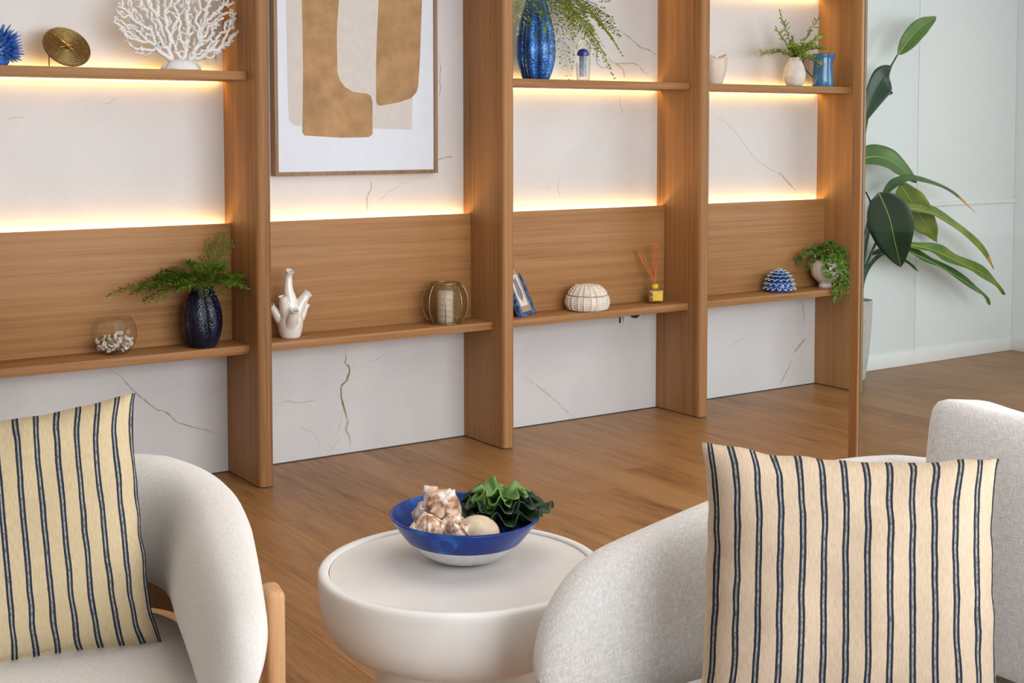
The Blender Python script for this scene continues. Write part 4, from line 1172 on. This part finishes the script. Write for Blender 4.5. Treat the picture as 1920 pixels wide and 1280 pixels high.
def ruffle_leaf(a, el, L, w, mat, seed, lift=0):
    nu, nv = 20, 26
    d = Vector((math.cos(a), math.sin(a), 0)); sd = Vector((-d.y, d.x, 0))
    vs, fs = [], []
    for i in range(nu + 1):
        t = i / nu
        for j in range(nv + 1):
            u = j / nv * 2 - 1
            edge = max(abs(u) ** 2, max(0, t - .45) / .55)               # 0 in the middle, 1 along the rim
            amp = .0095 * edge ** 1.3
            fan = u * 1.15                                            # the blade opens like a fan
            rr = L * t * (1 - .10 * u * u)
            out_, side_ = rr * math.cos(fan * .8), w * math.sin(fan) * (t ** .7) * 1.15
            ang_ = el * (1 - .35 * t * t)
            c = d * (.006 + out_ * math.cos(ang_)) + sd * side_ + Vector((0, 0, lift + out_ * math.sin(ang_) + .35 * side_ * side_ / w))
            nn = Vector((0, 0, 1)) * math.cos(ang_) - d * math.sin(ang_)
            ph = seed * 1.9
            rip = amp * (.9 * math.sin(u * 7 + ph) * (.4 + t) + .4 * math.sin(u * 14 + ph * 2 + t * 5))
            vs.append(c + nn * rip + d * (amp * .25 * math.sin(u * 11 + ph)))
    for i in range(nu):
        for j in range(nv): fs.append([i * (nv + 1) + j, i * (nv + 1) + j + 1, (i + 1) * (nv + 1) + j + 1, (i + 1) * (nv + 1) + j])
    o = mk('leaf', vs, fs, mat, lt); sm = o.modifiers.new('thickness', 'SOLIDIFY'); sm.thickness = .0016
for k in range(9): ruffle_leaf(2 * PI * k / 9 + .2, R(24), .092 + .012 * (k % 3), .040, 'lettuce_dark', k, .016)
for k in range(7): ruffle_leaf(2 * PI * k / 7 + .5, R(44), .088, .038, 'lettuce_dark', 20 + k, .022)
for k in range(6): ruffle_leaf(2 * PI * k / 6 + .9, R(62), .076 + .006 * (k % 2), .030, 'lettuce_dark' if k % 3 == 1 else 'lettuce_light', 60 + k, .026)
for k in range(5): ruffle_leaf(2 * PI * k / 5 + .1, R(78), .080 + .008 * (k % 2), .027, 'lettuce_light', 40 + k, .028)

# ------------------------------------------------------------------ chairs
def horseshoe(hw, yb, yf, n, p=2.6, flare=0, ease=False):
    """centre line from the front of the -x arm round the back to the front of the +x arm"""
    pts = []
    yc = 0.0
    for i in range(12): pts.append(Vector((-hw, yf + (yc - yf) * i / 12, 0)))
    for i in range(37):
        a = PI - PI * i / 36
        c, s = math.cos(a), math.sin(a)
        pts.append(Vector((hw * math.copysign(abs(c) ** (2 / p), c), yc + (yb - yc) * abs(s) ** (2 / p), 0)))
    for i in range(1, 13): pts.append(Vector((hw, yc + (yf - yc) * i / 12, 0)))
    # even spacing
    d = [0]
    for a, b in zip(pts, pts[1:]): d.append(d[-1] + (b - a).length)
    out = []; k = 0
    for i in range(n):
        s = d[-1] * ((.5 - .5 * math.cos(PI * i / (n - 1))) if ease else i / (n - 1))
        while k < len(d) - 2 and d[k + 1] < s: k += 1
        t = (s - d[k]) / max(1e-9, d[k + 1] - d[k]); out.append(pts[k].lerp(pts[k + 1], t))
    return out, d[-1]
def pad(hw, yb, yf, th, ztop, zbot, p=2.6, n=90, ns=28, lean=0, flare=0, capl=.07, taper=0):
    path, LEN = horseshoe(hw, yb, yf, n, p, ease=True)
    vs, fs, uv = [], [], []
    for i, q in enumerate(path):
        t = (path[min(i + 1, n - 1)] - path[max(i - 1, 0)]).normalized()
        nr = Vector((-t.y, t.x, 0))                       # towards the outside for this winding
        s = LEN * (.5 - .5 * math.cos(PI * i / (n - 1))); e = min(s, LEN - s)
        cap = math.sqrt(max(0.0, 1 - max(0, 1 - e / capl) ** 2)) if e < capl else 1
        y01 = min(1, max(0, (q.y - yf) / (yb - yf)))
        zt, zb = ztop(y01), zbot(y01)
        zm, hh_ = (zt + zb) / 2, (zt - zb) / 2 * max(.02, cap)
        tt = th / 2 * max(.02, cap) * (1 - taper * max(0, 1 - y01 * 1.9))
        fl = flare * (1 - y01) ** 2
        for j in range(ns):
            a = 2 * PI * j / ns - PI / 2
            c_, s_ = math.cos(a), math.sin(a)
            ox = math.copysign(abs(c_) ** .75, c_) * tt; oz = math.copysign(abs(s_) ** .72, s_) * hh_
            k = oz / max(hh_, 1e-6)
            vs.append(q + nr * (ox + lean * k + fl) + Vector((0, 0, zm + oz)))
            uv.append((s, j / ns * .9))
    for i in range(n - 1):
        for j in range(ns):
            q = (j + 1) % ns
            fs.append([i * ns + j, i * ns + q, (i + 1) * ns + q, (i + 1) * ns + j])
    fs.append(list(range(ns))); fs.append([(n - 1) * ns + j for j in range(ns)][::-1])
    return vs, fs, uv
def slab_cushion(w, d, h, n=34, p=4.5, crown=.02, round_=.05):
    """soft seat cushion, base at z=0"""
    vs, fs, uv = [], [], []
    prof = [(.0, 0)] + [(1 - round_ / w * 2 * (1 - math.sin(a)), round_ - round_ * math.cos(a) if False else round_ * (1 - math.cos(a))) for a in [PI / 2 * k / 5 for k in range(6)]]
    prof += [(1 - round_ / w * 2 * (1 - math.cos(a)), h - round_ + round_ * math.sin(a)) for a in [PI / 2 * k / 6 for k in range(7)]]
    prof += [(.75, h + crown * .55), (.5, h + crown * .85), (.25, h + crown), (0.001, h + crown)]
    m_ = 64
    for (r, z) in prof:
        for i in range(m_):
            a = 2 * PI * i / m_; c, s = math.cos(a), math.sin(a)
            x = w / 2 * max(r, .001) * math.copysign(abs(c) ** (2 / p), c); y = d / 2 * max(r, .001) * math.copysign(abs(s) ** (2 / p), s)
            vs.append((x, y, z)); uv.append((x + z, y + z))
    for i in range(len(prof) - 1):
        for j in range(m_):
            q = (j + 1) % m_; fs.append([i * m_ + j, i * m_ + q, (i + 1) * m_ + q, (i + 1) * m_ + j])
    return vs, fs, uv
def facing(dx, dd):
    """rotation so that the thing's -y front looks along (dx across, dd away) of the approach axis"""
    w = rx * dx + ry * dd
    return math.atan2(w.y, w.x) + PI / 2
def place(lat, dep, z=0):
    q = rx * lat + ry * dep
    return (CAM.x + q.x, CAM.y + q.y, z)

# armchair on the left, turned towards the viewer
ac = thing('armchair', 'oatmeal curved-back armchair with light oak legs at the left', 'armchair', place(-.90, 2.38), (0, 0, facing(.38, -.92)))
v, f, uv = pad(.352, .335, -.45, .136, lambda y: .57 + .16 * min(1, y * 1.12) ** .8, lambda y: .43 + .07 * y, 2.5, lean=.022, flare=-.036, n=200, capl=.12, taper=.42)
mk('backrest', v, f, 'linen_soft', ac, uv=uv)
v, f, uv = slab_cushion(.66, .66, .13, crown=.012); mk('seat', v, f, 'linen_soft', ac, (0, -.03, .295), uv=uv)
for sx in (-1, 1):
    for y_ in (-.16, .27):
        xx = sx * (.428 if y_ < 0 else .39)
        v, f = bbox(.034, .07, .575 if y_ < 0 else .50, .012, 3, (0, 0, (.575 if y_ < 0 else .50) / 2)); auto(mk('leg', v, f, 'chair_wood', ac, (xx, y_, 0)))
hp_, _ = horseshoe(.36, .33, -.25, 60, 2.5)
rails = []
vs, fs = [], []
for i, q in enumerate(hp_):
    t = (hp_[min(i + 1, 59)] - hp_[max(i - 1, 0)]).normalized(); nr = Vector((-t.y, t.x, 0))
    for (a, z) in ((-.014, .425), (.014, .425), (.014, .485), (-.014, .485)): vs.append(q + nr * a + Vector((0, 0, z)))
for i in range(59):
    for j in range(4): fs.append([i * 4 + j, i * 4 + (j + 1) % 4, (i + 1) * 4 + (j + 1) % 4, (i + 1) * 4 + j])
fs += [[0, 1, 2, 3], [59 * 4 + 3, 59 * 4 + 2, 59 * 4 + 1, 59 * 4]]
auto(mk('frame_rail', vs, fs, 'chair_wood', ac))

# loveseat on the right, turned to the table
ls = thing('loveseat', 'oatmeal rounded loveseat with a curved arm at the right', 'sofa', place(.735, 2.056), (0, 0, facing(-.853, -.522)))
v, f, uv = pad(.588, .42, -.46, .135, lambda y: .592 + .16 * min(1, y * 1.12) ** .75, lambda y: .28 + .1 * y, 3.2, n=260, lean=.01, capl=.17)
mk('backrest', v, f, 'linen', ls, uv=uv)
v, f, uv = slab_cushion(.99, .74, .14, crown=.012, p=6); mk('seat', v, f, 'linen', ls, (0, -.07, .285), uv=uv)
for sx in (-1, 1):
    for y_ in (-.3, .3):
        v, f = bbox(.04, .06, .30, .01, 3, (0, 0, .15)); auto(mk('leg', v, f, 'chair_wood', ls, (sx * .44, y_, 0)))
# its loose back cushion
def box_cushion(w, h, t, n=22):
    vs, fs, uv = [], [], []
    bm = bmesh.new(); bmesh.ops.create_cube(bm, size=2); bmesh.ops.subdivide_edges(bm, edges=bm.edges[:], cuts=n, use_grid_fill=True)
    bm.verts.index_update()
    for v_ in bm.verts:
        x, y, z = v_.co
        e = 13
        def rnd(a, b): return a
        r_ = (abs(x) ** e + abs(y) ** e + abs(z) ** e) ** (1 / e); m_ = max(abs(x), abs(y), abs(z)); s = m_ / r_
        X_, Y_, Z_ = x * s, y * s, z * s
        puff = (1 - X_ * X_) * (1 - Z_ * Z_)
        px_ = X_ * w / 2 * (1 - .02 * (1 - Z_ ** 2)); pz_ = Z_ * h / 2 - .012 * (1 - X_ ** 2) * (Z_ > 0) * Z_
        py_ = Y_ * t / 2 * (.72 + .5 * max(0, puff) ** .6)
        nz_ = mnoise.noise(Vector((px_ * 6, py_ * 6, pz_ * 6))) * .006
        vs.append(Vector((px_, py_ + nz_, pz_ + h / 2 + nz_))); uv.append((px_ + py_, pz_ + py_ * .6))
    fs = [[q.index for q in f_.verts] for f_ in bm.faces]; bm.free()
    return vs, fs, uv
def lsp(x, y, z):
    m_ = Matrix.Translation(Vector(place(.735, 2.056))) @ Matrix.Rotation(facing(-.853, -.522), 4, 'Z'); return m_ @ Vector((x, y, z))
v, f, uv = box_cushion(.60, .465, .17)
o = mk('back_cushion', v, f, 'linen', None, lsp(-.058, .262, .442), (R(-8), 0, facing(-.853, -.522)), uv=uv)
tag(o, 'large oatmeal back cushion standing in the corner of the loveseat', 'cushion')

def pillow(w, h, t, n=44, seed=0, pinch=.07, wr=.006):
    vs, fs, uv = [], [], []
    for side in (-1, 1):
        for i in range(n + 1):
            for j in range(n + 1):
                u, v_ = i / n * 2 - 1, j / n * 2 - 1
                x = u * w / 2 * (1 - pinch * .85 * (1 - abs(v_) ** 5)); z = v_ * h / 2 * (1 - pinch * (1 - abs(u) ** 2.6))
                rc = 1 - .04 * (u * u * v_ * v_) ** 4; x *= rc; z *= rc
                e = max(0, (1 - u ** 4) * (1 - v_ ** 4))
                th = t / 2 * e ** .55
                cr = max(abs(u), abs(v_))
                q = Vector((u * 3 + seed * 7, v_ * 3, side * 2 + seed))
                wk = wr * mnoise.noise(q) + wr * .9 * math.exp(-((1 - abs(u)) * 3) ** 2) * math.sin(v_ * 9 + seed + u) * e + wr * 1.2 * math.exp(-((1 - abs(v_)) * 3.4) ** 2) * math.sin(u * 10 + seed * 2) * e
                edge = mnoise.noise(Vector((u * 5, v_ * 5, seed + 4))) * .004 * cr
                vs.append(Vector((x + edge, side * th + wk * (e > .01), z + edge)))
                uv.append((u * .5 + .5 + mnoise.noise(Vector((u * 2, v_ * 2, seed))) * .003, (v_ * .5 + .5)))
    m_ = (n + 1) * (n + 1)
    for s in range(2):
        for i in range(n):
            for j in range(n):
                a, b, c, d = i * (n + 1) + j, (i + 1) * (n + 1) + j, (i + 1) * (n + 1) + j + 1, i * (n + 1) + j + 1
                fs.append([q + s * m_ for q in ([a, b, c, d] if s == 0 else [d, c, b, a])])
    # sew the rim
    rim = [(i, 0) for i in range(n)] + [(n, j) for j in range(n)] + [(i, n) for i in range(n, 0, -1)] + [(0, j) for j in range(n, 0, -1)]
    ids = [i * (n + 1) + j for i, j in rim]
    for a, b in zip(ids, ids[1:] + ids[:1]): fs.append([a, a + m_, b + m_, b])
    return vs, fs, uv
def put_pillow(mesh, mat, lat, dep, z, face, lean, roll_, label):
    v, f, uv = mesh
    o = mk('striped_pillow', v, f, mat, None, uv=uv)
    o.matrix_world = Matrix.Translation(Vector(place(lat, dep, z))) @ Matrix.Rotation(facing(*face), 4, 'Z') @ Matrix.Rotation(R(-lean), 4, 'X') @ Matrix.Rotation(R(roll_), 4, 'Y')
    tag(o, label, 'pillow'); return o
put_pillow(pillow(.52, .495, .16, seed=1, pinch=.115, wr=.005), 'stripe_b', -.940, 2.455, .645, (.37, -.93), 14, -3.5, 'straw-coloured pillow with navy stripes on the left armchair')
put_pillow(pillow(.51, .485, .17, seed=3, pinch=.11, wr=.006), 'stripe_a', .545, 2.17, .64, (-.16, -.98), 17, 1, 'beige pillow with navy stripes on the loveseat at the right')
